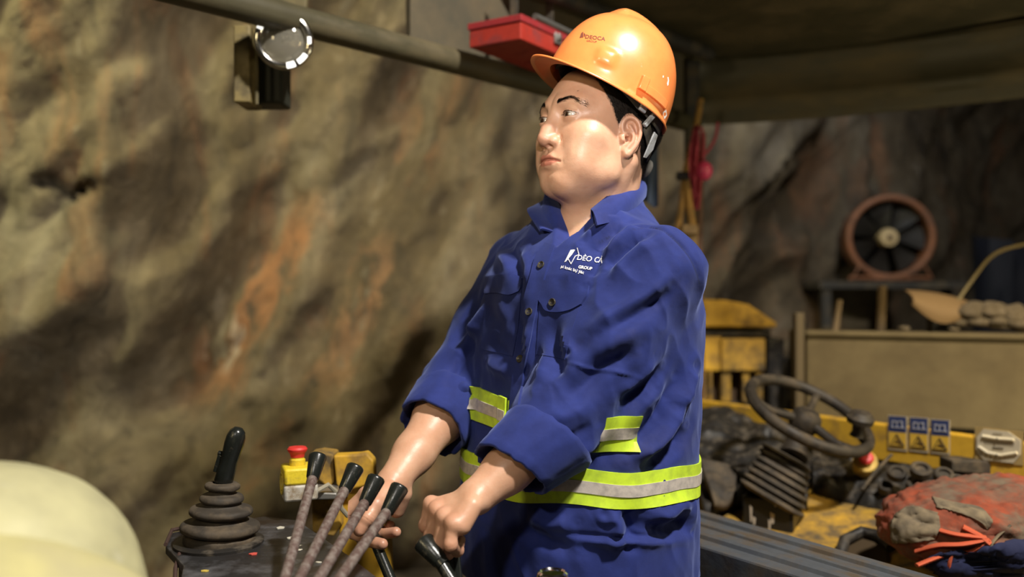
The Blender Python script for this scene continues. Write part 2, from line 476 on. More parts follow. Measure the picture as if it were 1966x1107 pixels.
def arm_sdf(Q, S, E, W, H, c, br):
    d = cap(Q, S, E, .050, .042)
    # forearm: flat oval tapering to the wrist
    M = E+(W-E)*.30
    d = smin(d, chain(Q, [E, M, E+(W-E)*.72, W], [.041, .0415, .0295, .0245], .02), .02)
    if np.linalg.norm(c-W) < .17+br:
        hand = hand_sdf(Q, H, E, c, br, None)
        d = smin(d, hand, .012)
        # tendon and wrist bone
    return d

def body_sdf(Q, c, br):
    d = np.full(len(Q), 1e3)
    if np.linalg.norm(c-HO) < .24+br: d = head_sdf(Q, c, br)
    e = cap(Q, NECK0, NECK1, .0560, .0590)
    d = smin(d, e, .020) if d[0] < 100 else e
    if np.linalg.norm(c-NECK1) < .34+br:     # throat and sternomastoid
        for s in (1, -1):
            d = smin(d, cap(Q, h2w((s*.056, -.015, -.035)), NECK1+tF*.048+tL*.014*s+np.array([0, 0, -.02]), .010, .008), .022)
        d = smin(d, cap(Q, h2w((0, .032, -.088)), NECK1+tF*.045, .020, .016), .03)
        d = smin(d, ball(Q, NECK1+tF*.050+np.array([0, 0, .035]), .012), .02)
    t = chain(Q, [NECK1+np.array([0, 0, -.05]), np.array([.122, 1.45, 1.24]), np.array([.115, 1.45, 1.0]), np.array([.112, 1.45, .90])], [.085, .115, .115, .12], .05)
    t = smin(t, cap(Q, SH_N-tL*.02, SH_F+tL*.02, .050), .05)
    t = smin(t, cap(Q, SH_N-tL*.07+tF*.02-np.array([0, 0, .06]), SH_F+tL*.07+tF*.02-np.array([0, 0, .06]), .085), .05)
    d = smin(d, t, .03)
    for S, E, W, H in ((SH_N, EL_N, WR_N, HAND_N), (SH_F, EL_F, WR_F, HAND_F)):
        if min(np.linalg.norm(c-S), np.linalg.norm(c-E), np.linalg.norm(c-W)) < .25+br:
            d = smin(d, arm_sdf(Q, S, E, W, H, c, br), .012)
    return d
def make_body():
    return mesh_sdf(body_sdf, (-.24, 1.08, .78), (.36, 1.72, 1.72), .00135)
#END_BODY
bV, bF = make_body()
print('BODY', len(bV), len(bF))

# skin with lips, ears and knuckles a little redder
skin, nt, b = newmat('skin')
at = N(nt, 'ShaderNodeAttribute', attribute_name='tint')
sep = N(nt, 'ShaderNodeSeparateColor'); nt.links.new(at.outputs['Color'], sep.inputs[0])
f = noise_fac(nt, 38, 5); base = mix(nt, ramp(nt, f, [(.35, 0.), (.65, 1.)]), (.54, .295, .185, 1), (.60, .350, .230, 1))
base = mix(nt, sep.outputs[0], base, (.36, .085, .060, 1))
base = mix(nt, sep.outputs[1], base, (.07, .042, .030, 1))
nt.links.new(base, b.inputs['Base Color'])
setin(b, Roughness=.40, Subsurface_Weight=.12, Subsurface_Scale=.006, Specular_IOR_Level=.5)
b.inputs['Subsurface Radius'].default_value = (1., .35, .2)
n1 = bump(nt, b, noise_fac(nt, 900, 3), .22, .0007); bump(nt, b, noise_fac(nt, 160, 4), .28, .0012, n1)

man = thing('person', (.112, 1.45, 0), 'man in orange hard hat and blue work shirt standing at the levers, looking left', 'person')
body = mesh_obj('body', bV, bF, skin, man)
hq = w2h(bV); ha = hq.copy(); ha[:, 0] = np.abs(ha[:, 0])
tint = np.zeros((len(bV), 4)); tint[:, 3] = 1
ml = -.0415-.0030*(ha[:, 0]/.022)**2
wU = np.interp(ha[:, 0], [0, .006, .014, .024], [.0062, .0078, .0055, .0008]); wD = np.interp(ha[:, 0], [0, .012, .0235], [.0105, .0088, .0008])
lip = np.clip(1-(np.maximum(ha[:, 2]-ml-wU, ml-wD-ha[:, 2])/.0012+.5), 0, 1)*(ha[:, 1] > .075)*(ha[:, 0] < .0255)
red = lip*.7
red = np.maximum(red, .30*np.exp(-(np.linalg.norm(ha-np.array([.09, -.01, .0]), axis=1)/.032)**2))
red = np.maximum(red, .22*np.exp(-(np.linalg.norm(ha-np.array([0, .11, -.01]), axis=1)/.02)**2))
for H in (HAND_N, HAND_F):
    for ch in H['fing']+[H['thumb']]:
        for j in (0, 1, 2, 3):
            red = np.maximum(red, .30*np.exp(-(np.linalg.norm(bV-P(*ch[j]), axis=1)/.014)**2))
tint[:, 0] = red
stub = .28*np.exp(-(((ha[:, 2]+.029)/.006)**2+(ha[:, 0]/.024)**2))*(ha[:, 1] > .085)
stub = np.maximum(stub, .16*np.exp(-(np.linalg.norm((ha-np.array([0, .085, -.075]))/np.array([.03, .03, .02]), axis=1))**2))
for (mu, mv, mw) in ((.0560, .0640, -.0100), (.040, .078, .062), (.047, .060, -.052), (.058, .045, -.030)):   # moles
    stub = np.maximum(stub, .8*np.exp(-(np.linalg.norm((hq-np.array([mu, mv, mw]))*np.array([1, .35, 1]), axis=1)/.0011)**4))
_x = ha[:, 0]-EYE[0]; _z = ha[:, 2]-EYE[2]-.02*0*np.abs(_x); _up = .0043-16*_x*_x+.02*np.abs(_x); _dn = -.0035+12*_x*_x+.02*np.abs(_x)
_fr = (ha[:, 1] > .078)*(np.abs(_x) < .0162)
stub = np.maximum(stub, .85*np.exp(-((_z-_up-.0002)/.0008)**2)*_fr); stub = np.maximum(stub, .4*np.exp(-((_z-_dn)/.0007)**2)*_fr)
tint[:, 1] = stub
ca = body.data.color_attributes.new('tint', 'FLOAT_COLOR', 'POINT'); ca.data.foreach_set('color', tint.ravel())
body_bvh = bvh_of(bV, bF)

# eyes
eye_m, nt, b = newmat('eyeball')
tc = N(nt, 'ShaderNodeTexCoord'); ln = N(nt, 'ShaderNodeVectorMath', operation='LENGTH')
cm = N(nt, 'ShaderNodeVectorMath', operation='MULTIPLY'); cm.inputs[1].default_value = (1, 1, 0)
nt.links.new(tc.outputs['Object'], cm.inputs[0]); nt.links.new(cm.outputs[0], ln.inputs[0])
r = ramp(nt, ln.outputs['Value'], [(0.0, (.004, .004, .004, 1)), (.0024, (.004, .004, .004, 1)), (.0027, (.06, .028, .012, 1)), (.0054, (.035, .016, .008, 1)), (.0060, (.62, .56, .50, 1))])
nt.links.new(r, b.inputs['Base Color']); setin(b, Roughness=.08, Coat_Weight=.6)
gaze = nrm(hF+.03*hL-.06*hU)
for s in (1, -1):
    c = h2w((s*EYE[0], EYE[1], EYE[2]))
    mb = MB(); mb.lathe([(.0126*math.sin(t)+1e-5, -.0126*math.cos(t)+(.0009 if t > 2.75 else 0)*(1-((math.pi-t)/.39)**2)) for t in np.linspace(0.02, math.pi-.001, 30)], (0, 0, 0), (0, 0, 1), 36)
    o = mb.build('eyeball', eye_m, None, base=(0, 0, 0), sharp=180)
    o.parent = man; o.location = tuple(c-root_loc(man)); o.rotation_euler = Vector(gaze).to_track_quat('Z', 'Y').to_euler()

# hair: shell grown out of the scalp plus short strands
hair_m, nt, b = newmat('hair'); setin(b, Base_Color=(.012, .009, .007, 1), Roughness=.8, Specular_IOR_Level=.15)
bump(nt, b, noise_fac(nt, 420, 3, stretch=(1, 1, .25)), .3, .0006)
bN = vnormals(bV, bF)
brow_m = plain('brow_hair', (.030, .020, .014, 1), .6)
def hair_mask(q):
    u, v, w = np.abs(q[:, 0]), q[:, 1], q[:, 2]
    # hair line across temple, sideburn in front of the ear, nape behind it
    line = np.interp(v, [-.2, -.085, -.045, -.022, .004, .010, .020, .027, .036, .046, .06, .08], [-.070, -.060, -.038, .022, .030, .014, .008, .020, .040, .062, .104, .120])
    m = np.clip((w-line)/.016, 0, 1)
    return m
nz = fbm(hq*330, 2, 5)
hm = hair_mask(hq+.0013*nz[:, None]*np.array([0, 1, 1]))
E_ = (ha-EARO)@EM.T/ESC
isear = (((E_[:, 0]-.015)/.0225)**2+((E_[:, 1]-.002)/.0385)**2 < 1) & (E_[:, 2] > -.0065)
hm[isear] = 0
hm[(hq[:, 2] < -.12) | (np.linalg.norm(hq, axis=1) > .17)] = 0
sel = hm > .30
fs = bF[sel[bF].all(1)]
uu, inv = np.unique(fs, return_inverse=True)
tint[:, 1] = np.maximum(tint[:, 1], .9*np.clip(hm*1.6, 0, 1)); ca.data.foreach_set('color', tint.ravel())
hairV = bV[uu]+bN[uu]*(-.0003+.0026*np.clip(hm[uu]-.25, 0, 1)*(1+.15*nz[uu]))[:, None]
mb = MB(); mb.add(hairV, inv.reshape(-1, 4))
st = RNG.choice(np.where(hm > .04)[0], 17000)
for i in st:
    q0 = bV[i]; n_ = bN[i]; L_ = .0022+.0050*hm[i]
    dr = nrm(.55*n_-.9*hU-.25*hF+RNG.normal(0, .16, 3)); sd = nrm(np.cross(dr, n_))*.00010
    a0 = q0+n_*.0005; mb.add([a0-sd, a0+sd, a0+dr*L_*.6+sd*.7+n_*.0006, a0+dr*L_], [(0, 1, 2, 3)])
mesh_obj('hair', mb.v, mb.f, hair_m, man)

def strands(name, path_fn, n, length, mat, width=.00022, lift=.0006):
    mb = MB()
    for _ in range(n):
        q, dr = path_fn()
        loc, nn, _, _ = body_bvh.find_nearest(Vector(h2w(q)))
        if loc is None: continue
        p0 = np.array(loc); nn = np.array(nn); dw = np.asarray(dr)@HM; dw = nrm(dw-nn*np.dot(dw, nn)*.9)
        sd = nrm(np.cross(dw, nn))*width; L_ = length*random.uniform(.7, 1.2)
        mb.add([p0-sd, p0+sd, p0+dw*L_*.6+nn*lift*1.5+sd*.6, p0+dw*L_+nn*lift], [(0, 1, 2, 3)])
    return mesh_obj(name, mb.v, mb.f, mat, man)
for s in (1, -1):
    def brow():
        t = random.random(); x = .0155+.0285*t; arch = .0445+.0065*math.sin(min(t*1.25, 1)*math.pi*.62)-.0085*max(t-.62, 0)/.38
        th = .0054*(1-.60*t)
        return (s*x, .10-.035*t*t, arch+random.gauss(0, th*.42)), (s*(1.0), -.25, .65-1.25*t+random.gauss(0, .15))
    strands('eyebrow', brow, 620, .0060, brow_m, .00016)
    def lash():
        x = random.uniform(-.0118, .0130)
        return (s*(EYE[0]+x), EYE[1]+.0135, EYE[2]+.0049-16*x*x+.02*abs(x)), (s*.2, .9, .35)
    strands('eyelash', lash, 150, .0013, hair_m, .00016, .0006)
# ============================================================= CLOTHES
#BEGIN_SHIRT
TZ = [.80, .86, .98, 1.10, 1.20, 1.28, 1.34, 1.385, 1.42, 1.455, 1.50]
TX = [.104, .104, .104, .109, .114, .118, .122, .128, .132, .134, .136]
TY = [1.45, 1.45, 1.45, 1.45, 1.45, 1.45, 1.45, 1.45, 1.452, 1.452, 1.45]
TAa = [.200, .198, .196, .198, .202, .200, .186, .155, .112, .080, .070]
TBb = [.175, .176, .172, .162, .156, .152, .140, .118, .092, .078, .070]
def torso_sdf(Q, c=None, br=0):
    z = Q[:, 2]; cx = np.interp(z, TZ, TX); cy = np.interp(z, TZ, TY); a = np.interp(z, TZ, TAa); b = np.interp(z, TZ, TBb)
    dx = Q[:, 0]-cx; dy = Q[:, 1]-cy
    u = dx*tL[0]+dy*tL[1]; v = dx*tF[0]+dy*tF[1]
    e = 2.35; k = (np.abs(u/a)**e+np.abs(v/b)**e)**(1/e)
    d = (k-1)*np.minimum(a, b)*.9
    # slope of the shoulders makes the plain radial distance too steep near the top
    d = np.where(z > 1.33, d*np.interp(z, [1.33, 1.40, 1.5], [1, .72, .72]), d)
    return d
def shirt_sdf(Q, c, br):
    d = torso_sdf(Q)
    d = smin(d, cap(Q, SH_N-tL*.10+np.array([0, 0, .038]), SH_N+tL*.004+np.array([0, 0, .0]), .048, .058), .035)
    d = smin(d, cap(Q, SH_F+tL*.10+np.array([0, 0, .038]), SH_F-tL*.004+np.array([0, 0, .004]), .050, .062), .035)
    hem = .868+.006*np.sin(Q[:, 0]*17)
    d = smax(d, hem-Q[:, 2], .008)
    # sleeves
    for S, E, W, en, q in ((SH_N, EL_N, WR_N, .42, 0), (SH_F, EL_F, WR_F, .34, 1)):
        if min(np.linalg.norm(c-S), np.linalg.norm(c-E), np.linalg.norm(c-(S+E)/2)) > .26+br: continue
        M = (S+E)/2; K = E+(W-E)*en
        bag = np.array([-.006, 0, .002]) if q == 0 else np.array([.0, 0, -.006])
        if q == 0: e = chain(Q, [S, M+bag, E+bag*1.6, K], [.064, .071, .0665, .055], .02)
        else: e = chain(Q, [S, M, E, K], [.064, .063, .064, .058], .02)
        t = nrm(W-E); e = smax(e, (Q-K)@t, .004)
        e = smax(e, -cap(Q, E+(W-E)*.2, W, .050), .004)
        d = smin(d, e, .014)
    # neck opening
    V0 = NV0; V1 = NV1
    d = smax(d, -cap(Q, NECK1+np.array([0, 0, .02]), NECK0+np.array([0, 0, .1]), .060, .075), .006)
    if np.linalg.norm(c-V1) < .25+br:
        u = (Q-NECK1)@tL; v = (Q-NECK1)@tF; z = Q[:, 2]
        near_ = [P(1062, 474, 1.335), P(1092, 442, 1.330), P(1100, 424, 1.330), P(1132, 400, 1.340), P(1150, 380, 1.35)]
        far_ = [P(1055, 474, 1.338), P(1062, 446, 1.365), P(1071, 415, 1.400), P(1072, 380, 1.46), P(1072, 340, 1.47)]
        un = np.interp(z, [p[2] for p in near_], [(p-NECK1)@tL for p in near_]); uf = np.interp(z, [p[2] for p in far_], [(p-NECK1)@tL for p in far_])
        w = np.maximum(np.maximum(u-un, uf-u), np.maximum(V1[2]-z, .0-v))
        d = smax(d, -w, .003)
    return d
NV0 = NECK1; NV1 = P(1056, 474, 1.335)
def make_shirt():
    return mesh_sdf(shirt_sdf, (-.22, 1.10, .84), (.40, 1.78, 1.56), .0027)
#END_SHIRT
sV, sF = make_shirt()
print('SHIRT', len(sV))
sN = vnormals(sV, sF); sb0 = bvh_of(sV, sF)

# folds traced on the cloth: (kind amplitude m, width m, [pixel points])
FOLDS = [
 # near sleeve
 (.0060, .012, [(1120, 650), (1190, 598), (1255, 560), (1296, 512)]), (-.0048, .010, [(1150, 645), (1215, 605), (1262, 575), (1290, 545)]),
 (.0045, .014, [(1050, 760), (1110, 700), (1190, 650), (1260, 618)]), (-.0050, .012, [(1085, 770), (1160, 705), (1230, 668)]),
 (.0060, .009, [(1150, 500), (1185, 466), (1232, 436)]), (-.0080, .008, [(1160, 520), (1190, 484), (1240, 448)]), (.0045, .009, [(1170, 545), (1205, 500), (1262, 460)]),
 (-.0070, .009, [(1128, 545), (1148, 500), (1160, 462)]),
 (.0050, .010, [(1068, 880), (1110, 868), (1150, 850)]), (-.0050, .010, [(1040, 862), (1090, 848), (1150, 812)]), (.0045, .012, [(1030, 830), (1080, 800), (1150, 770)]),
 (-.0045, .010, [(1060, 905), (1100, 893), (1125, 872)]), (.0035, .010, [(1180, 760), (1225, 725), (1262, 680)]), (-.0050, .012, [(1190, 780), (1240, 740), (1275, 700)]),
 # seam across the upper sleeve and the elbow
 (-.0022, .0035, [(1152, 462), (1190, 446), (1250, 436), (1290, 455), (1322, 492), (1340, 530)]),
 (.0016, .003, [(1060, 690), (1120, 706), (1180, 712), (1225, 722)]),
 # chest and front
 (.0065, .010, [(1118, 470), (1150, 440), (1185, 415)]), (-.0060, .010, [(1128, 490), (1158, 458), (1200, 428)]),
 (.0050, .012, [(1040, 640), (1048, 700), (1035, 745)]), (-.0060, .011, [(1062, 640), (1075, 690), (1060, 740)]), (.0050, .010, [(1085, 640), (1092, 680)]),
 (-.0055, .009, [(1005, 600), (1002, 650), (1010, 700)]), (.0050, .010, [(1020, 620), (1020, 660), (1010, 720)]),
 (-.0045, .010, [(940, 640), (965, 670), (985, 690)]), (.0035, .010, [(935, 690), (960, 710), (985, 716)]), (-.0040, .012, [(930, 600), (950, 610), (975, 640)]),
 (.0040, .011, [(1000, 480), (1015, 520), (1020, 560)]), (-.0050, .010, [(980, 470), (1000, 520), (1003, 560)]), (.0040, .010, [(965, 480), (975, 510), (985, 540)]),
 # back and hip
 (.0095, .014, [(1200, 882), (1245, 860), (1290, 805), (1310, 770)]), (-.0090, .014, [(1230, 895), (1285, 868), (1320, 815)]), (.0075, .013, [(1290, 780), (1318, 745), (1332, 700)]),
 (-.0065, .012, [(1190, 862), (1235, 838), (1275, 780), (1300, 720)]), (.0060, .013, [(1200, 830), (1230, 780), (1262, 740)]),
 (.0080, .012, [(1160, 985), (1185, 1000), (1180, 1035)]), (-.0080, .012, [(1190, 975), (1212, 1010), (1210, 1040)]), (.0085, .014, [(1225, 965), (1262, 990), (1300, 968), (1325, 985)]),
 (-.0080, .012, [(1235, 1000), (1275, 1018), (1310, 1005), (1330, 1020)]), (-.0055, .010, [(1245, 905), (1255, 940), (1240, 975)]), (.0045, .012, [(1270, 905), (1272, 940), (1265, 970)]),
 (-.0030, .004, [(1060, 1020), (1150, 1028), (1230, 1030), (1330, 1022)]), (.0035, .007, [(1060, 1030), (1150, 1038), (1230, 1040), (1330, 1034)]),
 (.0050, .012, [(1010, 985), (1060, 1005), (1110, 1000)]), (-.0050, .012, [(1000, 1010), (1060, 1040), (1110, 1050)]),
 # far sleeve
 (.0060, .011, [(850, 770), (890, 745), (915, 700)]), (-.0070, .010, [(868, 790), (900, 770), (918, 735)]), (.0050, .010, [(880, 690), (900, 650), (925, 620)]),
 (-.0050, .010, [(870, 730), (890, 690), (910, 650)]), (.0045, .010, [(905, 640), (925, 600), (935, 570)]), (-.0045, .01, [(900, 610), (915, 585), (928, 555)]),
 (.0040, .008, [(850, 800), (880, 790), (900, 775)]), (-.0060, .008, [(878, 812), (895, 800), (905, 770)]),
]
disp = np.zeros(len(sV))
for A, w, pl in FOLDS:
    hp = [cast(sb0, *p)[0] for p in pl]; hp = [h for h in hp if h is not None]
    if len(hp) < 2: continue
    hp = [hp[0]]+[b_ for a_, b_ in zip(hp[:-1], hp[1:]) if np.linalg.norm(a_-b_) > .002]
    hp = list(spline(hp, 3*len(hp))) if len(hp) > 2 else hp
    near = np.linalg.norm(sV-np.mean(hp, axis=0), axis=1) < .30
    L_ = np.sum(np.linalg.norm(np.diff(hp, axis=0), axis=1))
    dd = seg_dist(sV[near], hp)
    # fade towards both ends of the fold
    da = np.linalg.norm(sV[near]-hp[0], axis=1); db = np.linalg.norm(sV[near]-hp[-1], axis=1)
    fade = np.clip(np.minimum(da, db)/(L_*.25), .25, 1)
    disp[near] += 2.0*A*np.exp(-(dd/w)**2)*fade
low = fbm(sV*np.array([9, 9, 7]), 3, 3); mid = fbm(sV@np.array([[24, 6, 0], [0, 20, 0], [8, 0, 10.]]), 2, 9)
disp += .0034*low+.0026*(1-2*np.abs(mid))
# compression wrinkles at the back, which the photograph shows only at the edge
disp *= 1-.55*np.exp(-((sV[:, 2]-1.036)/.032)**4)*(np.abs(torso_sdf(sV)) < .012)
sV2 = sV+sN*disp[:, None]
shirt_bvh = bvh_of(sV2, sF)

fab, nt, b = newmat('navy_cotton')
f = noise_fac(nt, 26, 6, .6); cb = mix(nt, ramp(nt, f, [(.3, 0.), (.7, 1.)]), (.012, .020, .115, 1), (.018, .031, .175, 1))
dust = ramp(nt, noise_fac(nt, 9, 7, .65), [(.55, 0.), (.8, .22)]); cb = mix(nt, dust, cb, (.10, .09, .13, 1))
at = N(nt, 'ShaderNodeAttribute', attribute_name='tint'); cb = mix(nt, at.outputs['Fac'], cb, (.010, .014, .05, 1))
nt.links.new(cb, b.inputs['Base Color']); setin(b, Roughness=.82, Sheen_Weight=.25, Sheen_Roughness=.5, Specular_IOR_Level=.25)
b.inputs['Sheen Tint'].default_value = (.4, .5, 1, 1)
n1 = bump(nt, b, noise_fac(nt, 1500, 2), .25, .0006); bump(nt, b, noise_fac(nt, 120, 4), .2, .0015, n1)
thread = plain('blue_thread', (.02, .03, .12, 1), .8)
shirt = mesh_obj('shirt', sV2, sF, fab, man)
# stitched seams: darker line where the sleeve is set in
seam = [[(1152, 466), (1170, 455), (1215, 440), (1250, 436), (1285, 452), (1312, 480), (1332, 512), (1343, 545)]]
tv = np.zeros((len(sV2), 4)); tv[:, 3] = 1
for pl in seam:
    hp = [cast(shirt_bvh, *p)[0] for p in pl]; hp = [h for h in hp if h is not None]
    tv[:, :3] = np.maximum(tv[:, :3], (.85*np.exp(-(seg_dist(sV2, spline(hp, 24))/.0016)**2))[:, None])
ca = shirt.data.color_attributes.new('tint', 'FLOAT_COLOR', 'POINT'); ca.data.foreach_set('color', tv.ravel())

def on_shirt(px, py, lift=0., fallY=None, bvh=None):
    p, n = cast(bvh or shirt_bvh, px, py)
    if p is None: return None, None
    return p+n*lift, n
def patch(name, rows, mat, parent, t=.002, sub=(14, 14), bvh=None, lift=0., bevel=None, edge=0.):
    """rows: quad-ish outline given as list of pixel rows (each a polyline); conforms to the cloth, thickness t"""
    R = [spline(r, sub[1]) if len(r) > 2 else np.array([np.array(r[0])*(1-s_)+np.array(r[1])*s_ for s_ in np.linspace(0, 1, sub[1])]) for r in rows]
    R = np.array(R)
    if len(R) > 2: G = np.array([spline(R[:, j], sub[0]) for j in range(sub[1])]).transpose(1, 0, 2)
    else: G = np.array([R[0]*(1-s_)+R[1]*s_ for s_ in np.linspace(0, 1, sub[0])])
    T = np.zeros(G.shape[:2]+(3,)); NN = T.copy(); last = None
    for i in range(G.shape[0]):
        for j in range(G.shape[1]):
            p, n = on_shirt(*G[i, j], bvh=bvh)
            if p is None:
                p, n = last
            last = (p, n); T[i, j] = p; NN[i, j] = n
    for _ in range(3):       # even out the normals
        Np = np.pad(NN, ((1, 1), (1, 1), (0, 0)), mode='edge'); NN = (Np[2:, 1:-1]+Np[:-2, 1:-1]+Np[1:-1, 2:]+Np[1:-1, :-2]+NN)
        NN /= np.linalg.norm(NN, axis=2)[..., None]
    mb = MB(); mb.grid(T+NN*(t+lift), -NN*(t+.002))
    o = mb.build(name, mat, parent, sharp=50)
    return o, T, NN
def stitch(G, name, parent, off=.0): pass

# placket with buttons, pocket flaps
plk, _, _ = patch('button_placket', [[(1049, 468), (1028, 500), (1012, 560), (1000, 620), (990, 690), (984, 745), (975, 830), (960, 900), (950, 960)],
                         [(1066, 474), (1056, 505), (1040, 560), (1026, 620), (1012, 690), (1004, 745), (990, 820), (982, 850), (976, 880)]], fab, shirt, .0042, (7, 60))
fl1, _, _ = patch('pocket_flap', [[(1038, 541), (1070, 536), (1100, 541), (1132, 549)], [(1033, 562), (1070, 560), (1100, 562), (1129, 566)],
                           [(1036, 577), (1060, 590), (1098, 588), (1122, 578)], [(1042, 584), (1053, 598), (1090, 598), (1117, 586)]], fab, shirt, .0035, (16, 24), lift=.0005)
fl2, _, _ = patch('pocket_flap', [[(936, 533), (960, 527), (985, 529), (1005, 534)], [(934, 550), (960, 547), (985, 549), (1003, 551)], [(933, 564), (955, 563), (980, 566), (998, 560)]], fab, shirt, .0035, (12, 20), lift=.0005)
pk1, _, _ = patch('chest_pocket', [[(1040, 548), (1128, 556)], [(1034, 620), (1100, 630)], [(1030, 680), (1085, 690)]], fab, shirt, .0012, (16, 16))
pk2, _, _ = patch('chest_pocket', [[(938, 540), (1003, 540)], [(930, 610), (996, 620)], [(925, 670), (985, 684)]], fab, shirt, .0012, (16, 16))
btn_m = plain('button_resin', (.05, .045, .035, 1), .35)
def button(px, py, parent, lift=.004, r=.0062):
    p, n = on_shirt(px, py, lift)
    mb = MB(); mb.lathe([(.0001, .0010), (.0034, .0010), (.0044, .0022), (.0056, .0026), (.0062, .0016), (.0060, 0), (.0001, 0)], p, n, 28, cap=False)
    nf_ = len(mb.f); x, y, _ = frame_from(n)
    for a in (-1, 1):
        for c_ in (-1, 1): mb.lathe([(.0007, .0008), (.0007, .0014)], p+x*a*.0014+y*c_*.0014, n, 8)
    o = mb.build('button', btn_m, shirt, sharp=60); o.data.materials.append(thread)
    for q_ in o.data.polygons:
        if q_.index >= nf_: q_.material_index = 1
    return o
button(1042, 511, plk); button(1019, 600, plk); button(1002, 690, plk)
button(1064, 581, fl1)

# collar: two leaves joined behind the neck, built from a fold line and an outer edge
def collar():
    top = spline([P(1066, 446, 1.375), P(1073, 415, 1.425), P(1071, 385, 1.480), P(1074, 366, 1.520), P(1115, 350, 1.550), P(1165, 338, 1.540), P(1203, 332, 1.505), P(1216, 338, 1.460), P(1196, 352, 1.408), P(1165, 376, 1.368), P(1134, 401, 1.345)], 70)
    edge = spline([P(1036, 444, 1.375), P(1012, 404, 1.430), P(1026, 396, 1.500), P(1052, 392, 1.560), P(1100, 384, 1.600), P(1170, 376, 1.600), P(1226, 370, 1.555), P(1241, 374, 1.480), P(1226, 394, 1.400), P(1190, 420, 1.345), P(1147, 432, 1.305)], 70)
    return top, edge
top, edge = collar()
rows = []
cN = NECK1+np.array([0, 0, .05])
for s_ in np.linspace(0, 1, 9):
    q = top*(1-s_)+edge*s_
    out = q-cN; out[:, 2] = 0; out /= np.linalg.norm(out, axis=1)[:, None]
    bulge = .010*math.sin(math.pi*s_)
    rows.append(q+out*bulge+np.array([0, 0, .5])*bulge)
G = np.array(rows)
nn = np.cross(np.gradient(G, axis=1), np.gradient(G, axis=0)); nn /= np.linalg.norm(nn, axis=2)[..., None]+1e-9
if np.mean(np.sum(nn*(G-cN), axis=2)) < 0: nn = -nn
mb = MB(); mb.grid(G, -nn*.0032); mb.build('collar', fab, shirt, sharp=60)
# collar stand inside the fold
out = top-cN; out[:, 2] = 0; out /= np.linalg.norm(out, axis=1)[:, None]
low_ = top-out*.004+np.array([0, 0, -.030]); mid_ = top-out*.003+np.array([0, 0, -.012])
mb = MB(); mb.grid(np.array([top-out*.0005, mid_, low_]), out[None]*.0022); mb.build('collar_stand', fab, shirt)

# rolled cuffs
def cuff(E, W, t0, t1, r0, r1, flip=1, seed=0, ox=(0, 0, 0)):
    ax = nrm(W-E); L_ = np.linalg.norm(W-E); x, y, _ = frame_from(ax); n = 72; rows = []
    prof = [(t0+.004, r0-.006), (t0-.004, r0+.0005), (t0-.002, r0+.0045), (t0+.006, r0+.0052)]+[(t0+.006+(t1-t0-.01)*s_, r0+.0050+(r1-r0)*s_) for s_ in (.15, .3, .45, .6, .75, .9)]+[(t1, r1+.0045), (t1+.0025, r1+.002), (t1+.001, r1-.001), (t1-.006, r1-.003), (t1-.03, r1-.004)]
    for (t, r) in prof:
        row = []
        for k in range(n):
            a = 2*math.pi*k/n
            e = math.cos(a)*x+math.sin(a)*y
            q = np.array([math.cos(a)*2.2+seed, math.sin(a)*2.2, t*22])
            w_ = fbm(q[None], 3, 4)[0]; w2 = fbm(np.array([[math.cos(a)*4+seed, math.sin(a)*4, 1.]]), 2, 8)[0]
            row.append(E+ax*(t+.004*w2+.012*np.dot(e, ox))+e*(r*(1+.035*w_)+.0010*w2))
        row.append(row[0]); rows.append(row)
    mb = MB(); mb.grid(np.array(rows)); o = mb.build('sleeve_cuff', fab, shirt, sharp=75)
    bm = bmesh.new(); bm.from_mesh(o.data); bmesh.ops.remove_doubles(bm, verts=bm.verts, dist=1e-5); bm.to_mesh(o.data); bm.free()
    return o
cuff(EL_N+np.array([.006, 0, -.004]), WR_N, .066, .140, .0610, .0500, seed=1, ox=(-1.1, 0, 1.1))
cuff(EL_F, WR_F, .030, .098, .0600, .0540, seed=5)

# reflective tape: loops run round the torso at waist height, seen from outside inwards
torso_only = mesh_sdf(lambda Q, c, br: torso_sdf(Q), (-.16, 1.15, .84), (.40, 1.75, 1.30), .008, 12)
lime, nt, b = newmat('lime_tape'); f = noise_fac(nt, 60, 5)
nt.links.new(mix(nt, ramp(nt, f, [(.4, 0.), (.7, 1.)]), (.58, .80, .035, 1), (.42, .58, .040, 1)), b.inputs['Base Color']); setin(b, Roughness=.6)
b.inputs['Emission Color'].default_value = (.45, .8, .02, 1); b.inputs['Emission Strength'].default_value = 0.0
silver, nt, b = newmat('silver_tape'); f = noise_fac(nt, 90, 5)
nt.links.new(mix(nt, ramp(nt, f, [(.4, 0.), (.75, 1.)]), (.62, .56, .50, 1), (.38, .35, .33, 1)), b.inputs['Base Color']); setin(b, Roughness=.5, Metallic=.15)
bump(nt, b, noise_fac(nt, 500, 2), .2, .0005)
SIN, SIF = None, None
def radial(bv, th, z):
    cx = np.interp(z, TZ, TX); cy = np.interp(z, TZ, TY)
    dr = np.array([math.cos(th), math.sin(th), 0]); o_ = np.array([cx, cy, z])+dr*.5
    h = bv.ray_cast(Vector(o_), Vector(-dr))
    k_ = 0
    p = np.array(h[0]) if h[0] is not None else o_-dr*.3
    return p, dr
tor_bvh = bvh_of(*torso_only)
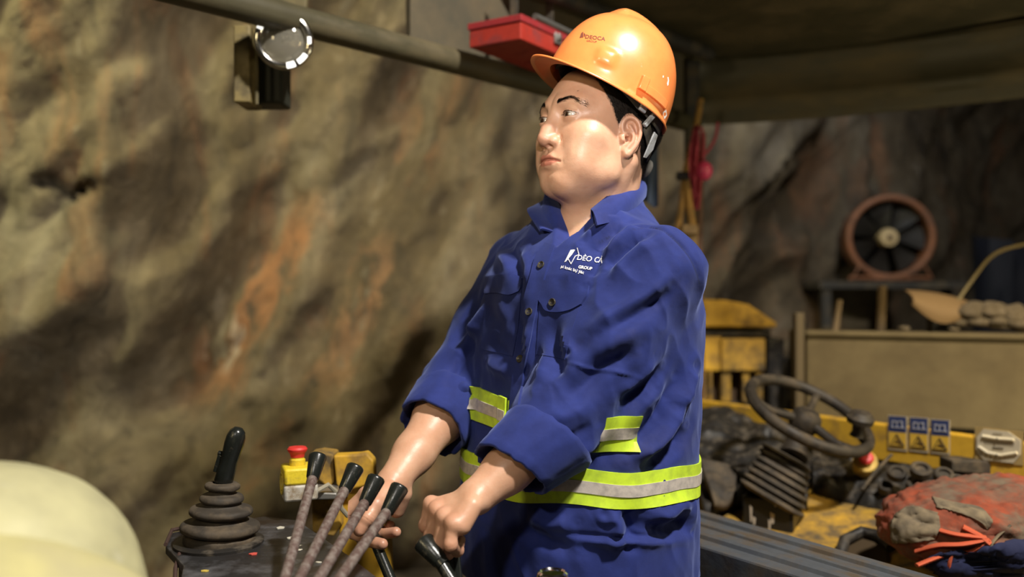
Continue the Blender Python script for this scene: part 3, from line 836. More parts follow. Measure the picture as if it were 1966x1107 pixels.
def tape(name, th0, th1, zc, hh, parent, mat, lift, n=90, m=5, arms_ok=False):
    G = []; D_ = []
    for i in range(n):
        th = th0+(th1-th0)*i/(n-1); row = []; dro = []
        for j in range(m):
            z = zc(th)+hh*(j/(m-1)-.5)*2
            p0, dr = radial(tor_bvh, th, z); p1, _ = radial(shirt_bvh, th, z)
            k = np.dot(p1-p0, dr)
            p = p1 if -.02 < k < .028 else p0
            row.append(p+dr*lift); dro.append(dr)
        G.append(row); D_.append(dro)
    G = np.array(G)
    Gp = np.pad(G, ((1, 1), (0, 0), (0, 0)), mode='edge'); G = (Gp[2:]+Gp[:-2]+2*G)/4
    for _ in range(3): Gp = np.pad(G, ((1, 1), (0, 0), (0, 0)), mode='edge'); G = np.concatenate([G[:1], ((Gp[2:]+Gp[:-2]+2*G)/4)[1:-1], G[-1:]])
    G = G+np.array(D_)*.0012; mb = MB(); mb.grid(G, -np.array(D_)*.0050); return mb.build(name, mat, parent, sharp=50)
FRONT = math.atan2(tF[1], tF[0])            # direction the chest faces
def zlow(th): return 1.036-.004*math.sin(.9*(th-FRONT))+.004*math.sin(3*th)+.003*math.sin(7*th+1)
def zup(th): return 1.127-.018*math.sin(.9*(th-FRONT))+.003*math.sin(4*th)
tl = tape('reflective_tape', FRONT-math.pi, FRONT+math.pi, zlow, .0255, shirt, lime, .0022, 150)
tape('silver_strip', FRONT-math.pi, FRONT+math.pi, zlow, .0085, shirt, silver, .0034, 150, 3)
PLK = FRONT+.04
for (a0, a1) in ((FRONT-1.35, PLK-.10), (PLK-.09, PLK+.02), (PLK+.03, PLK+1.20), ):
    t_ = tape('reflective_tape', a0, a1, zup, .0255 if a1-a0 > .3 else .028, shirt, lime, .0025 if a1-a0 > .3 else .0058, 60 if a1-a0 > .3 else 10)
    tape('silver_strip', a0+.005, a1-.005, zup, .0085, shirt, silver, .0038 if a1-a0 > .3 else .0072, 60 if a1-a0 > .3 else 10, 3)
# brace tapes down the back
for off in (-.50, .50):
    G = []; 
    for z in np.linspace(1.36, 1.065, 40):
        row = []
        for w_ in np.linspace(-1, 1, 5):
            th = FRONT+math.pi+off*(.85 if z > 1.3 else 1)+w_*.105
            p, dr = radial(shirt_bvh, th, z); row.append(p+dr*.0025)
        G.append(row)
    mb = MB(); mb.grid(np.array(G)); o = mb.build('reflective_tape', lime, shirt)
    m_ = o.modifiers.new('solid', 'SOLIDIFY'); m_.thickness = .002
# trousers and boots
#BEGIN_TROUSERS
def trouser_sdf(Q, c, br):
    d = ell(Q, (.112, 1.45, .88), (.165, .165, .14))
    for s in (1, -1):
        hip = np.array([.112, 1.45, .84])+tL*.088*s; kn = np.array([.105, 1.44, .47])+tL*.115*s+tF*.02; an = np.array([.105, 1.45, .085])+tL*.125*s
        d = smin(d, chain(Q, [hip, kn, an], [.100, .072, .066], .03), .02)
    d = smax(d, .035-Q[:, 2], .01)
    return d+.004*np.sin(Q[:, 2]*60+Q[:, 0]*30)*np.clip((.6-Q[:, 2])*2, 0, 1)
def make_trousers():
    return mesh_sdf(trouser_sdf, (-.2, 1.1, .0), (.45, 1.75, 1.0), .006, 12)
#END_TROUSERS
tV, tFc = make_trousers()
trou = mesh_obj('trousers', tV, tFc, plain('dark_navy_trousers', (.010, .012, .028, 1), .85, bumpy=.2), man)
boot_m = plain('black_boot', (.015, .013, .012, 1), .5, bumpy=.2)
for s in (1, -1):
    an = np.array([.105, 1.45, .0])+tL*.125*s
    def bf(Q, c, br, an=an):
        d = smin(cap(Q, an+np.array([0, 0, .05]), an+np.array([0, 0, .13]), .052, .055), ell(Q, an+tF*.065+np.array([0, 0, .04]), (.11, .11, .045)), .03)
        w = np.abs((Q-an)@tL)-.050
        d = smax(d, w, .01); return smax(d, .002-Q[:, 2], .004)
    v, f_ = mesh_sdf(bf, an-np.array([.2, .2, .01]), an+np.array([.2, .2, .2]), .006, 12)
    mesh_obj('boot', v, f_, boot_m, man)

# lettering pressed on to a curved surface
def letters(text, name, mat, parent, frame, size, bvh, lift=.0008, font_shear=0., bold=0.0, sx=1.0, thick=.0006):
    """frame: function (x, y in text units) -> pixel ; placed by casting on to bvh"""
    cu = bpy.data.curves.new(name, 'FONT'); cu.body = text; cu.size = size; cu.shear = font_shear; cu.offset = bold; cu.align_x = 'LEFT'
    cu.resolution_u = 4
    t = bpy.data.objects.new(name, cu); COL.objects.link(t)
    dg = bpy.context.evaluated_depsgraph_get(); me = t.evaluated_get(dg).to_mesh()
    V = np.array([v.co[:] for v in me.vertices]); F = [tuple(p.vertices) for p in me.polygons]
    t.evaluated_get(dg).to_mesh_clear(); bpy.data.objects.remove(t); bpy.data.curves.remove(cu)
    return press(V, F, name, mat, parent, frame, bvh, lift)
def press(V, F, name, mat, parent, frame, bvh, lift=.0008):
    out = []
    for x, y, _ in V:
        p, n = cast(bvh, *frame(x, y)); out.append(p+n*lift if p is not None else out[-1])
    return mesh_obj(name, np.array(out), F, mat, parent, smooth=False)
white = plain('white_print', (.80, .80, .84, 1), .7)
def fr(ox, oy, ex, ey):      # pixel frame with x axis ex, y axis ey
    return lambda x, y: (ox+ex[0]*x+ey[0]*y, oy+ex[1]*x+ey[1]*y)
# badge mark above the near pocket
fm = fr(1084, 516, (1.0, .10), (.28, -1.0))
def poly_press(polys, name, mat, parent, frame, bvh, lift):
    V = []; F = []
    for p in polys:
        n = len(V); V += [(x, y, 0) for x, y in p]; F.append(tuple(range(n, n+len(p))))
    return press(V, F, name, mat, parent, frame, bvh, lift)
def bar2(a, b_, w):
    a = np.array(a, float); b_ = np.array(b_, float); d = nrm(b_-a); q = np.array([-d[1], d[0]])*w/2
    return [a-q, b_-q, b_+q, a+q]
def seglist(pl, w): 
    out = []
    for a, b_ in zip(pl[:-1], pl[1:]):
        k = max(1, int(np.linalg.norm(np.array(b_)-np.array(a))/4)); 
        for i in range(k):
            p = np.array(a)+(np.array(b_)-np.array(a))*i/k; q = np.array(a)+(np.array(b_)-np.array(a))*(i+1.08)/k; out.append(bar2(p, q, w))
    return out
PXF = lambda x, y: (x, y)
poly_press([[(1084, 504), (1090, 492), (1096, 480), (1103, 479), (1105, 480), (1099, 489), (1093, 496), (1088, 502)]]+seglist([(1091, 496), (1097, 507), (1102, 488), (1111, 487)][:2]+[(1097, 507), (1105, 492), (1112, 489), (1109, 476)], 1.5),
           'chest_logo', white, shirt, PXF, shirt_bvh, .0012)
letters('DÈO CẢ', 'chest_logo_text', white, shirt, fr(1107, 499, (.93, .12), (.30, -.95)), 14.5, shirt_bvh, .0012, bold=.15)
letters('GROUP', 'chest_logo_text', white, shirt, fr(1110, 515, (.93, .12), (.30, -.95)), 8.0, shirt_bvh, .0012, bold=.3)
letters('pi knác bự ýác', 'chest_logo_text', white, shirt, fr(1077, 514, (.93, .26), (.25, -.95)), 8.0, shirt_bvh, .0012, bold=.2)
# ============================================================= HARD HAT
hatM_pitch = math.radians(23)
qF = math.cos(hatM_pitch)*_F0+math.sin(hatM_pitch)*_Z; qU = -math.sin(hatM_pitch)*_F0+math.cos(hatM_pitch)*_Z
HR = math.radians(13); _l = math.cos(HR)*hL-math.sin(HR)*qU; qU = math.sin(HR)*hL+math.cos(HR)*qU; HAT = np.stack([_l, qF, qU]); HATO = P(1168, 191, 1.405)
def hat2w(q): return HATO+np.asarray(q, float)@HAT
orange, nt, b = newmat('orange_plastic')
f = noise_fac(nt, 14, 8, .65); c_ = mix(nt, ramp(nt, f, [(.45, 0.), (.75, 1.)]), (.82, .255, .070, 1), (.70, .19, .050, 1))
sc = ramp(nt, noise_fac(nt, 45, 9, .7, (1, .35, 1)), [(.66, 0.), (.72, .35)]); c_ = mix(nt, sc, c_, (.85, .55, .38, 1))
nt.links.new(c_, b.inputs['Base Color']); setin(b, Roughness=.30, Coat_Weight=.25, Coat_Roughness=.2, Subsurface_Weight=.05, Subsurface_Scale=.01)
bump(nt, b, noise_fac(nt, 150, 3), .06, .001)
hat = thing('hard_hat', hat2w((0, 0, 0)), 'scuffed orange hard hat tilted back on the head of the man', 'hard hat')
def hat_surface(th, ph):
    """th around (0 = front, towards person's left positive), ph 0 rim .. pi/2 crown"""
    cu, su = math.sin(th), math.cos(th)
    rx, ry = .0985, (.113 if su > 0 else .099)
    H_ = .1285
    cp = max(math.cos(ph), 0)**.80; sp = math.sin(ph)**.97
    x = rx*cu*cp; y = ry*su*cp+.006*sp; z = H_*sp
    x *= 1-.15*max(su, 0)*cp
    # crown ridge front to back, with lower flutes beside it
    top = np.clip((ph-.35)/.6, 0, 1)
    ridge = .0095*math.exp(-(x/.021)**6)*np.clip((z-.085)/.03, 0, 1)*np.clip((.064-y)/.014, 0, 1)*np.clip((y+.075)/.05, 0, 1)
    z += ridge
    side = .0028*math.exp(-((abs(x)-.048)/.014)**2)*np.clip((z-.085)/.05, 0, 1)*(1 if abs(y) < .09 else .4)
    z += side
    # moulded boss on each side
    bo = math.exp(-(((y-.074)/.012)**4+((z-.030)/.013)**4))
    x *= 1+.062*bo; y *= 1+.062*bo
    return np.array([x, y, z])
nth, nph = 180, 60
rows = []
for j in range(nph+1):
    ph = math.pi/2*(j/nph)**.9
    rows.append([hat_surface(2*math.pi*i/nth, min(ph, math.pi/2-.004)) for i in range(nth+1)])
rows = np.array(rows)
brim = []
for s_ in (1.0, .8, .55, .3, .12):
    r_ = []
    for i in range(nth+1):
        th = 2*math.pi*i/nth; p = hat_surface(th, 0); c0 = math.cos(th)
        ext = .005+.029*max(0, (c0-.05)/.95)**1.15
        out = nrm([p[0]*.8, p[1], 0]) if c0 <= 0 else nrm([p[0]*(1-.6*c0), p[1]*(1+.3*c0), 0])
        q = p+out*ext*s_; q[2] += -.006*s_+.010*(1-abs(math.sin(th)))*0
        q[2] += -.010*math.sin(th)**2*0
        r_.append(q)
    brim.append(r_)
allr = np.concatenate([np.array(brim), rows])
G = hat2w(allr.reshape(-1, 3)).reshape(allr.shape)
mb = MB(); mb.grid(G)
# inner skin
inn = allr*np.array([.975, .975, .97]); inn[:, :, 2] -= .0012
inn[0] = allr[0]; inn[0][:, 2] -= .0030
G2 = hat2w(inn.reshape(-1, 3)).reshape(inn.shape)
mb.grid(G2[::-1]); mb.grid(np.array([G[0], G2[0]]))
shell = mb.build('shell', orange, hat, sharp=60)
bm = bmesh.new(); bm.from_mesh(shell.data); bmesh.ops.remove_doubles(bm, verts=bm.verts, dist=2e-5); bmesh.ops.recalc_face_normals(bm, faces=bm.faces); bm.to_mesh(shell.data); bm.free()
# accessory slots near the rim
for s in (1, -1):
    def hp_(a, ph, o_):
        th = math.atan2(1., (a+.004)/.0985); p = hat_surface(th, ph); q = p+nrm([p[0], p[1], .2*p[2]])*o_; q[0] *= s; return hat2w(q)
    mb = MB(); g = np.array([[hp_(a, ph, .0042) for ph in (.07, .10, .13, .16)] for a in np.linspace(-.050, .006, 18)]); g0 = np.array([[hp_(a, ph, -.001) for ph in (.065, .10, .13, .165)] for a in np.linspace(-.051, .007, 18)]); mb.grid(g, g0-g)
    g = np.array([[hp_(a, ph, .0065) for ph in (.07, .13, .19, .23)] for a in np.linspace(.004, .014, 5)]); g0 = np.array([[hp_(a, ph, -.001) for ph in (.065, .13, .19, .235)] for a in np.linspace(.003, .015, 5)]); mb.grid(g, g0-g)
    mb.build('accessory_slot', orange, hat, sharp=35, bevel=.0008)
grey_pl = dirty('grey_plastic', (.30, .31, .32, 1), (.14, .13, .11, 1), 60, .5, .7, .5)
dark_pl = dirty('dark_strap', (.055, .050, .042, 1), (.12, .10, .06, 1), 50, .5, .7, .8)
# head band inside the shell, seen below the rim at the temple and the back
def band_pt(th, z, g=0.):
    return np.array([(.0835+g)*math.sin(th), (.1010+g)*math.cos(th)-.002, z])
g = []
for i in range(121):
    th = 2*math.pi*i/120; c0 = math.cos(th)
    zb = -.006-.012*(1-c0)/2+.022*max(c0, 0)
    g.append([hat2w(band_pt(th, zb)), hat2w(band_pt(th, zb+.018)), hat2w(band_pt(th, zb+.030))])
mb = MB(); mb.grid(np.array(g)); bd = mb.build('head_band', dark_pl, hat); bd.modifiers.new('s', 'SOLIDIFY').thickness = .0015
# grey hanger clip, hinge and nape strap behind the ear
for s in (1, -1):
    def sp(th, z, g=0.): 
        q = band_pt(th, z, g); q[0] *= s; return hat2w(q)
    def find(px, z, g_):
        T = np.linspace(1.2, 2.7, 300); X = [983+1700*hat2w(band_pt(t, z, g_))[0]/hat2w(band_pt(t, z, g_))[1] for t in T]; return T[int(np.argmin(np.abs(np.array(X)-px)))]
    def fr3(th, z): 
        n_ = nrm(sp(th, z, .02)-sp(th, z, 0)); t_ = nrm(sp(th+.08, z)-sp(th-.08, z)); return t_, np.cross(n_, t_), n_
    ta = find(1238, -.004, .008); t_, u_, n_ = fr3(ta, -.004); c_ = sp(ta, -.004, .007)
    mb = MB(); mb.box(c_, (.013, .020, .005), [t_, u_, n_]); mb.box(c_+n_*.003+u_*.002, (.007, .009, .004), [t_, u_, n_]); mb.build('hanger_clip', grey_pl, hat, bevel=.0012)
    tb = find(1247, -.018, .010); t_, u_, n_ = fr3(tb, -.018); c_ = sp(tb, -.018, .009); k_ = nrm(u_+.35*s*t_)
    mb = MB(); mb.box(c_, (.007, .024, .006), [np.cross(k_, n_), k_, n_]); mb.build('adjuster_clip', grey_pl, hat, bevel=.001)
    g = []
    for a_ in np.linspace(0, 1, 12):
        th = tb+.03+(math.pi-tb)*a_; z = -.024-.034*math.sin(min(a_*1.25, 1)*math.pi/2)
        g.append([sp(th, z-.010+.004*a_, .005-.006*a_), sp(th, z+.008, .005-.006*a_)])
    mb = MB(); mb.grid(np.array(g)); o = mb.build('nape_strap', dark_pl, hat); o.modifiers.new('s', 'SOLIDIFY').thickness = .0022
    tc_ = find(1249, -.044, .008); t_, u_, n_ = fr3(tc_, -.044); c_ = sp(tc_, -.044, .008)
    if np.dot(u_, hU) < 0: u_ = -u_
    t_ = t_*(1 if np.dot(t_, hF) < 0 else -1)
    mb = MB(); mb.prism([c_-u_*.024-t_*.004, c_+u_*.018-t_*.009, c_+u_*.018+t_*.004, c_-u_*.004+t_*.011, c_-u_*.022+t_*.003], n_*.0025)
    mb.build('strap_tab', grey_pl, hat, bevel=.0006)
mb = MB(); c_ = hat2w((0, -.118, -.060)); mb.lathe([(.001, -.008), (.015, -.008), (.017, -.006), (.017, .006), (.015, .008), (.001, .008)], c_, -qF, 24)
mb.build('ratchet_knob', dark_pl, hat)
# front foam pad
g = []
for i in range(14):
    th = -.5+1.0*i/13
    g.append([hat2w(band_pt(th, .004, .002)), hat2w(band_pt(th, .022, .003))])
mb = MB(); mb.grid(np.array(g)); mb.build('sweat_pad', plain('sweat_pad', (.02, .018, .015, 1), .9, bumpy=.6), hat).modifiers.new('s', 'SOLIDIFY').thickness = .004
# print on the shell
me = shell.data; Vh = np.array([v.co[:] for v in me.vertices])+root_loc(hat); Fh = [tuple(p.vertices) for p in me.polygons]
hat_bvh = BVHTree.FromPolygons(Vh.tolist(), Fh)
ink = plain('dark_print', (.16, .045, .025, 1), .6)
letters('DEOCA', 'hat_logo_text', ink, hat, fr(1123, 73.5, (.97, -.16+.28), (.12, -.85)), 11.5, hat_bvh, .0005, bold=.25)
letters('GROUP', 'hat_logo_text', ink, hat, fr(1126, 80, (.97, .12), (.12, -.85)), 6.0, hat_bvh, .0005, bold=.05)
poly_press([[(1113, 73), (1116, 64), (1120, 61), (1120, 72)], [(1121, 70), (1121, 63), (1124, 66), (1123, 71)]], 'hat_logo', ink, hat, PXF, hat_bvh, .0005)
paint = plain('white_scuff', (.75, .72, .66, 1), .7)
for pl_ in ([(1281, 148), (1283, 148), (1284, 154), (1283, 163), (1281, 165), (1280, 160), (1282, 154)], [(1272, 145), (1274, 145), (1274, 149), (1272, 149)], [(1272, 215), (1279, 210), (1280, 222), (1275, 229)]):
    poly_press([pl_], 'paint_scuff', paint, hat, PXF, hat_bvh, .0004)
# ============================================================= THE PLACE
yellow = dirty('yellow_paint', (.62, .36, .030, 1), (.16, .095, .035, 1), 11, .48, .68, .5)
yellow2 = dirty('yellow_paint_grimy', (.50, .29, .035, 1), (.09, .065, .035, 1), 16, .40, .62, .6)
black_rub = dirty('black_rubber', (.018, .016, .014, 1), (.10, .080, .055, 1), 30, .50, .72, .5)
dusty_rub = dirty('dusty_rubber', (.038, .030, .021, 1), (.115, .085, .052, 1), 26, .45, .70, .75)
steel_dark = dirty('dark_steel', (.045, .043, .040, 1), (.12, .095, .060, 1), 14, .46, .66, .55, metal=.2)
steel_blue = dirty('blue_grey_steel', (.11, .12, .135, 1), (.10, .075, .050, 1), 12, .44, .62, .5, metal=.35)
rust = dirty('rusty_rod', (.115, .070, .058, 1), (.23, .195, .17, 1), 120, .42, .66, .65, metal=.25, rough2=.6)
black_gloss = dirty('black_plastic', (.012, .014, .012, 1), (.07, .06, .04, 1), 70, .60, .80, .25, rough2=.6, bumpy=.1)
chrome = plain('chrome', (.8, .8, .8, 1), .12, 1.)
dull_metal = plain('dull_metal', (.35, .34, .32, 1), .4, .8)
brown_dust = dirty('dusty_panel', (.125, .090, .038, 1), (.17, .128, .058, 1), 5, .40, .64, .85)
canopy_m = dirty('canopy_paint', (.075, .066, .036, 1), (.15, .115, .055, 1), 3.5, .46, .70, .45, stretch=(1, 1, 3))
ctx_red = dirty('red_paint', (.42, .035, .022, 1), (.20, .03, .03, 1), 14, .5, .7, .5)

# rock
rock, nt, b = newmat('tunnel_rock')
rot = (0, math.radians(-35), 0)
A_ = noise_fac(nt, 1.7, 9, .66, (1, 1, .45), rot, .4); B_ = noise_fac(nt, 5.0, 9, .68, (1, 1, .35), rot, .6); C_ = noise_fac(nt, 2.3, 8, .62, (1.2, 1, .30), rot, .9); D_ = noise_fac(nt, 9, 8, .65)
c0 = ramp(nt, A_, [(.30, (.050, .037, .020, 1)), (.44, (.110, .080, .042, 1)), (.56, (.18, .142, .088, 1)), (.70, (.25, .215, .155, 1))])
c1 = mix(nt, ramp(nt, C_, [(.55, 0.), (.68, .75)]), c0, (.27, .130, .060, 1))
tcw = N(nt, 'ShaderNodeTexCoord'); sx = N(nt, 'ShaderNodeSeparateXYZ'); nt.links.new(tcw.outputs['Object'], sx.inputs[0])
def mth(op, a, b_=None):
    m_ = N(nt, 'ShaderNodeMath', operation=op)
    for s_, v in zip(m_.inputs, (a, b_)):
        if v is None: continue
        if hasattr(v, 'node'): nt.links.new(v, s_)
        else: s_.default_value = v
    return m_.outputs[0]
def vein(x0, z0, dx, dz, w, ln, col, base, wob=.9):
    L_ = math.hypot(dx, dz); dx, dz = dx/L_, dz/L_
    nzw = mth('MULTIPLY', mth('SUBTRACT', B_, .5), wob)
    px_ = mth('SUBTRACT', sx.outputs[0], x0); pz_ = mth('SUBTRACT', sx.outputs[2], z0)
    d = mth('ADD', mth('SUBTRACT', mth('MULTIPLY', px_, dz), mth('MULTIPLY', pz_, dx)), nzw); al_ = mth('ADD', mth('MULTIPLY', px_, dx), mth('MULTIPLY', pz_, dz))
    m1 = ramp(nt, mth('DIVIDE', mth('ABSOLUTE', d), w), [(.25, 1.), (1., 0.)]); m2 = ramp(nt, mth('DIVIDE', mth('ABSOLUTE', mth('SUBTRACT', al_, ln/2)), ln), [(.35, 1.), (.6, 0.)])
    return mix(nt, mth('MULTIPLY', mth('MULTIPLY', m1, m2), .8), base, col)
c1 = vein(-1.02, 1.75, -.53, -.92, .15, 1.15, (.34, .15, .060, 1), c1)
c1 = vein(-1.40, 1.18, -.40, -.9, .06, .30, (.50, .42, .32, 1), c1)
c1 = vein(-.62, 1.55, -.45, -.9, .10, .8, (.27, .15, .075, 1), c1)
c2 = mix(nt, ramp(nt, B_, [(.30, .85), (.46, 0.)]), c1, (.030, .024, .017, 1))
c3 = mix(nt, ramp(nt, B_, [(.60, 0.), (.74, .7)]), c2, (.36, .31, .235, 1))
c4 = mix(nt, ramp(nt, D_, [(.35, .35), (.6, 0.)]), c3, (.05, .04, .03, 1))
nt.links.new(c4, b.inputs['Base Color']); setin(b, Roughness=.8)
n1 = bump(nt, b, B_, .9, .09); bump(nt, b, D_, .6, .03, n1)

def rock_wall():
    base = spline([(-5.5, .2, 0), (-4.6, 2.6, 0), (-3.0, 3.95, 0), (-1.2, 4.35, 0), (.4, 4.75, 0), (2.2, 6.1, 0), (4.2, 7.9, 0), (7.2, 9.2, 0), (10.5, 9.8, 0)], 420)
    tang = np.gradient(base, axis=0); tang /= np.linalg.norm(tang, axis=1)[:, None]
    nor = np.stack([tang[:, 1], -tang[:, 0], np.zeros(len(base))], 1)       # towards the tunnel
    sarc = np.concatenate([[0], np.cumsum(np.linalg.norm(np.diff(base, axis=0), axis=1))])
    nz_ = 190; Z = np.linspace(-.2, 6.2, nz_)
    lean = .10*np.sin(Z*.9)+.55*np.clip(Z-2.2, 0, None)**1.45*.32
    G = base[:, None, :]+nor[:, None, :]*lean[None, :, None]; G[:, :, 2] = Z[None, :]
    S_, ZZ = np.meshgrid(sarc, Z, indexing='ij')
    th = math.radians(58)
    al = S_*math.cos(th)+ZZ*math.sin(th); ac = -S_*math.sin(th)+ZZ*math.cos(th)
    q = np.stack([al.ravel()*.55, ac.ravel()*1.5, np.zeros(al.size)], 1)
    d = .20*fbm(q, 2, 21)+.11*(1-2*np.abs(fbm(q*np.array([1.6, 2.2, 1])+5, 4, 33)))+.075*fbm(q*4+9, 4, 55)
    blk = fbm(np.stack([S_.ravel()*.9, ZZ.ravel()*.9, np.zeros(S_.size)], 1), 2, 70)
    d = d+.14*np.tanh(blk*4)
    d = d.reshape(S_.shape)
    return G+nor[:, None, :]*d[:, :, None]
RW = rock_wall()
# shot holes drilled in the rock
for (px, py, r_) in ((86, 350, .035), (143, 376, .036), (163, 360, .036)):
    dv = nrm(P(px, py, 1.)-np.array([0, 0, CZ])); o_ = np.array([0, 0, CZ])
    t_ = np.linalg.norm(np.cross(RW-o_, dv), axis=2); k_ = np.exp(-(t_/r_)**4)
    RW = RW+dv*(.16*k_)[:, :, None]
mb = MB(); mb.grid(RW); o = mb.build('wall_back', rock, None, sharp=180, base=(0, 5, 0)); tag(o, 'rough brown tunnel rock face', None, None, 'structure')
n_ = 90; xs = np.linspace(-6, 11, n_); ys = np.linspace(-2.5, 11, n_); X_, Y_ = np.meshgrid(xs, ys, indexing='ij')
zf = .05*fbm(np.stack([X_.ravel()*.9, Y_.ravel()*.9, 0*X_.ravel()], 1), 3, 90).reshape(X_.shape)*np.clip(np.hypot(X_-.5, Y_-1.6)-1.6, 0, 1)-.045
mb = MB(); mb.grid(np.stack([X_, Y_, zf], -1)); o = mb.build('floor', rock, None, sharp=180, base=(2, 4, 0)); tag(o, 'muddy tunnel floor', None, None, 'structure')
zc_ = 5.1+.25*fbm(np.stack([X_.ravel()*.6, Y_.ravel()*.6, 0*X_.ravel()], 1), 4, 95).reshape(X_.shape)
mb = MB(); mb.grid(np.stack([X_, Y_, zc_], -1)); o = mb.build('ceiling', rock, None, sharp=180, base=(2, 4, 5)); tag(o, 'rough tunnel roof', None, None, 'structure')

n_ = 60; ys2 = np.linspace(-3, 11, n_); zs2 = np.linspace(-.2, 5.6, 40); Y2, Z2 = np.meshgrid(ys2, zs2, indexing='ij')
dx_ = .35*fbm(np.stack([Y2.ravel()*.5, Z2.ravel()*.8, 0*Y2.ravel()], 1), 5, 88).reshape(Y2.shape)-.10*np.clip(Z2-2.4, 0, 9)**2
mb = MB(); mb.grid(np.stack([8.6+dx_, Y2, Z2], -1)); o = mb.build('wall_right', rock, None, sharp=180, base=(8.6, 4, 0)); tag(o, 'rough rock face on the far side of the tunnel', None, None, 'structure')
def V3(*a): return np.array(a, float)
# ---- canopy
can = thing('machine_canopy', (.9, 2.4, 1.87), 'dark dusty steel canopy over the machine with a rounded hanging rim', 'canopy')
railp = [V3(-1.35, .82, 1.87), V3(-.415, 1.845, 1.87), V3(.613, 2.97, 1.87)]
mb = MB(); mb.tube(railp, .030, 16); mb.build('side_rail', canopy_m, can)
rim = spline([V3(.56, 2.93, 0), V3(.66, 2.965, 0), V3(1.05, 2.82, 0), V3(1.5, 2.53, 0), V3(2.1, 2.0, 0), V3(2.6, 1.4, 0)], 60)
prof = [(0, 2.10), (.016, 2.085), (.022, 2.07), (.012, 2.055), (.010, 1.985), (.020, 1.955), (.030, 1.935), (.020, 1.915), (.014, 1.900), (.022, 1.880), (.016, 1.865), (0, 1.868), (-.006, 1.89), (-.006, 2.08)]
tg = np.gradient(rim, axis=0); tg /= np.linalg.norm(tg, axis=1)[:, None]; nn_ = np.stack([tg[:, 1], -tg[:, 0], 0*tg[:, 0]], 1)
nn_ *= np.sign((nn_@V3(-.3, -1, 0)))[:, None]
g = np.array([[rim[i]+nn_[i]*a+V3(0, 0, z) for a, z in prof+[prof[0]]] for i in range(len(rim))])
mb = MB(); mb.grid(g); mb.build('rim', canopy_m, can, sharp=60)
mb = MB(); poly = [V3(-.05, 2.25, 2.085), V3(.56, 2.93, 2.085)]+[r+V3(0, 0, 2.085) for r in rim[4::8]]+[V3(2.5, 1.75, 2.085), V3(.5, 1.95, 2.085)]
mb.prism(poly, V3(0, 0, .03)); mb.build('roof_plate', canopy_m, can, smooth=False)
mb = MB(); a0 = V3(-.235, 2.045, 1.90); a1 = V3(.60, 2.955, 1.90); mb.prism([a0, a1, a1+V3(0, 0, .19), a0+V3(0, 0, .19)], V3(-.012, .012, 0)); mb.build('side_panel', dirty('canopy_side', (.13, .10, .055, 1), (.08, .07, .045, 1), 6, .4, .6, .7), can, smooth=False)
mb = MB(); mb.tube([V3(.05, 2.15, 2.055), V3(.62, 2.78, 2.055)], .022, 12); mb.build('cross_bar', steel_dark, can)
mb = MB(); mb.box(V3(.595, 2.93, 1.02), (.045, .045, 2.1)); mb.build('post', steel_dark, can, bevel=.004)

# ---- hanging work lamp
lm = thing('work_lamp', P(545, 80, 1.80), 'round work lamp with a bright ringed lens hanging from the canopy rail', 'lamp')
c_ = P(545, 78, 1.80); ax = nrm(V3(.18, -1, -.12)); x_, y_, _ = frame_from(ax)
mb = MB(); mb.lathe([(.001, -.075), (.030, -.072), (.048, -.045), (.054, -.010), (.0555, .0), (.050, .006), (.046, -.002), (.040, -.012), (.001, -.020)], c_, ax, 48, cap=False); mb.build('housing', black_gloss, lm)
mb = MB(); mb.tube([c_+x_*math.cos(t)*.051+y_*math.sin(t)*.051+ax*.004 for t in np.linspace(0, 2*math.pi, 49)[:-1]], .0085, 12, close=True); mb.build('lens_ring', plain('lens_ring_metal', (.75, .72, .66, 1), .16, 1.), lm)
glass, nt, b = newmat('lens_glass'); setin(b, Base_Color=(.9, .85, .7, 1), Roughness=.05, Transmission_Weight=.85, IOR=1.45)
mb = MB(); mb.lathe([(.001, .014), (.018, .0125), (.033, .008), (.043, .001), (.043, -.003), (.001, -.004)], c_, ax, 40, cap=False); mb.build('lens', glass, lm)
glint_m, nt, b = newmat('painted_glint'); setin(b, Base_Color=(1, 1, 1, 1)); b.inputs['Emission Color'].default_value = (1, .98, .9, 1); b.inputs['Emission Strength'].default_value = 1.6
for t0, t1, w_ in ((1.95, 2.75, .0075), (-1.45, -1.12, .0075), (-.98, -.55, .0065), (-.10, .16, .0045)):  # glowing arcs stand in for the white reflections on the lens ring
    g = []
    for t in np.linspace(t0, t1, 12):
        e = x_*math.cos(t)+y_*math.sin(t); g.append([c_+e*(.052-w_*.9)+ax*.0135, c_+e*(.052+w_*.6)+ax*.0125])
    mb = MB(); mb.grid(np.array(g), -ax*.004); mb.build('ring_glint', glint_m, lm)
mb = MB(); mb.lathe([(.001, -.024), (.018, -.020), (.026, 0), (.018, .020), (.001, .024)], P(543, 36, 1.83), (0, 0, 1), 24, cap=False); mb.build('swivel_ball', dull_metal, lm)
tan = dirty('tan_bracket', (.20, .16, .07, 1), (.12, .10, .05, 1), 20, .4, .6)
mb = MB(); mb.prism([P(497, -25, 1.86), P(590, -25, 1.86), P(585, 40, 1.86), P(566, 62, 1.86), P(505, 62, 1.86)], V3(0, .02, 0)); mb.build('bracket', tan, lm, bevel=.003)
mb = MB(); mb.tube([P(493, -60, 1.84), P(493, 200, 1.84)], .0035, 8); mb.build('stay', tan, lm)
mb = MB(); mb.box(P(476, 132, 1.88), (.034, .09, .160)); mb.build('mounting_plate', dirty('tan_plate', (.34, .26, .10, 1), (.15, .12, .06, 1), 20, .45, .65), lm, bevel=.003)
mb = MB(); mb.box(P(520, 150, 1.93), (.070, .08, .125)); mb.build('ballast_box', plain('ballast', (.025, .027, .018, 1), .6), lm, bevel=.006)

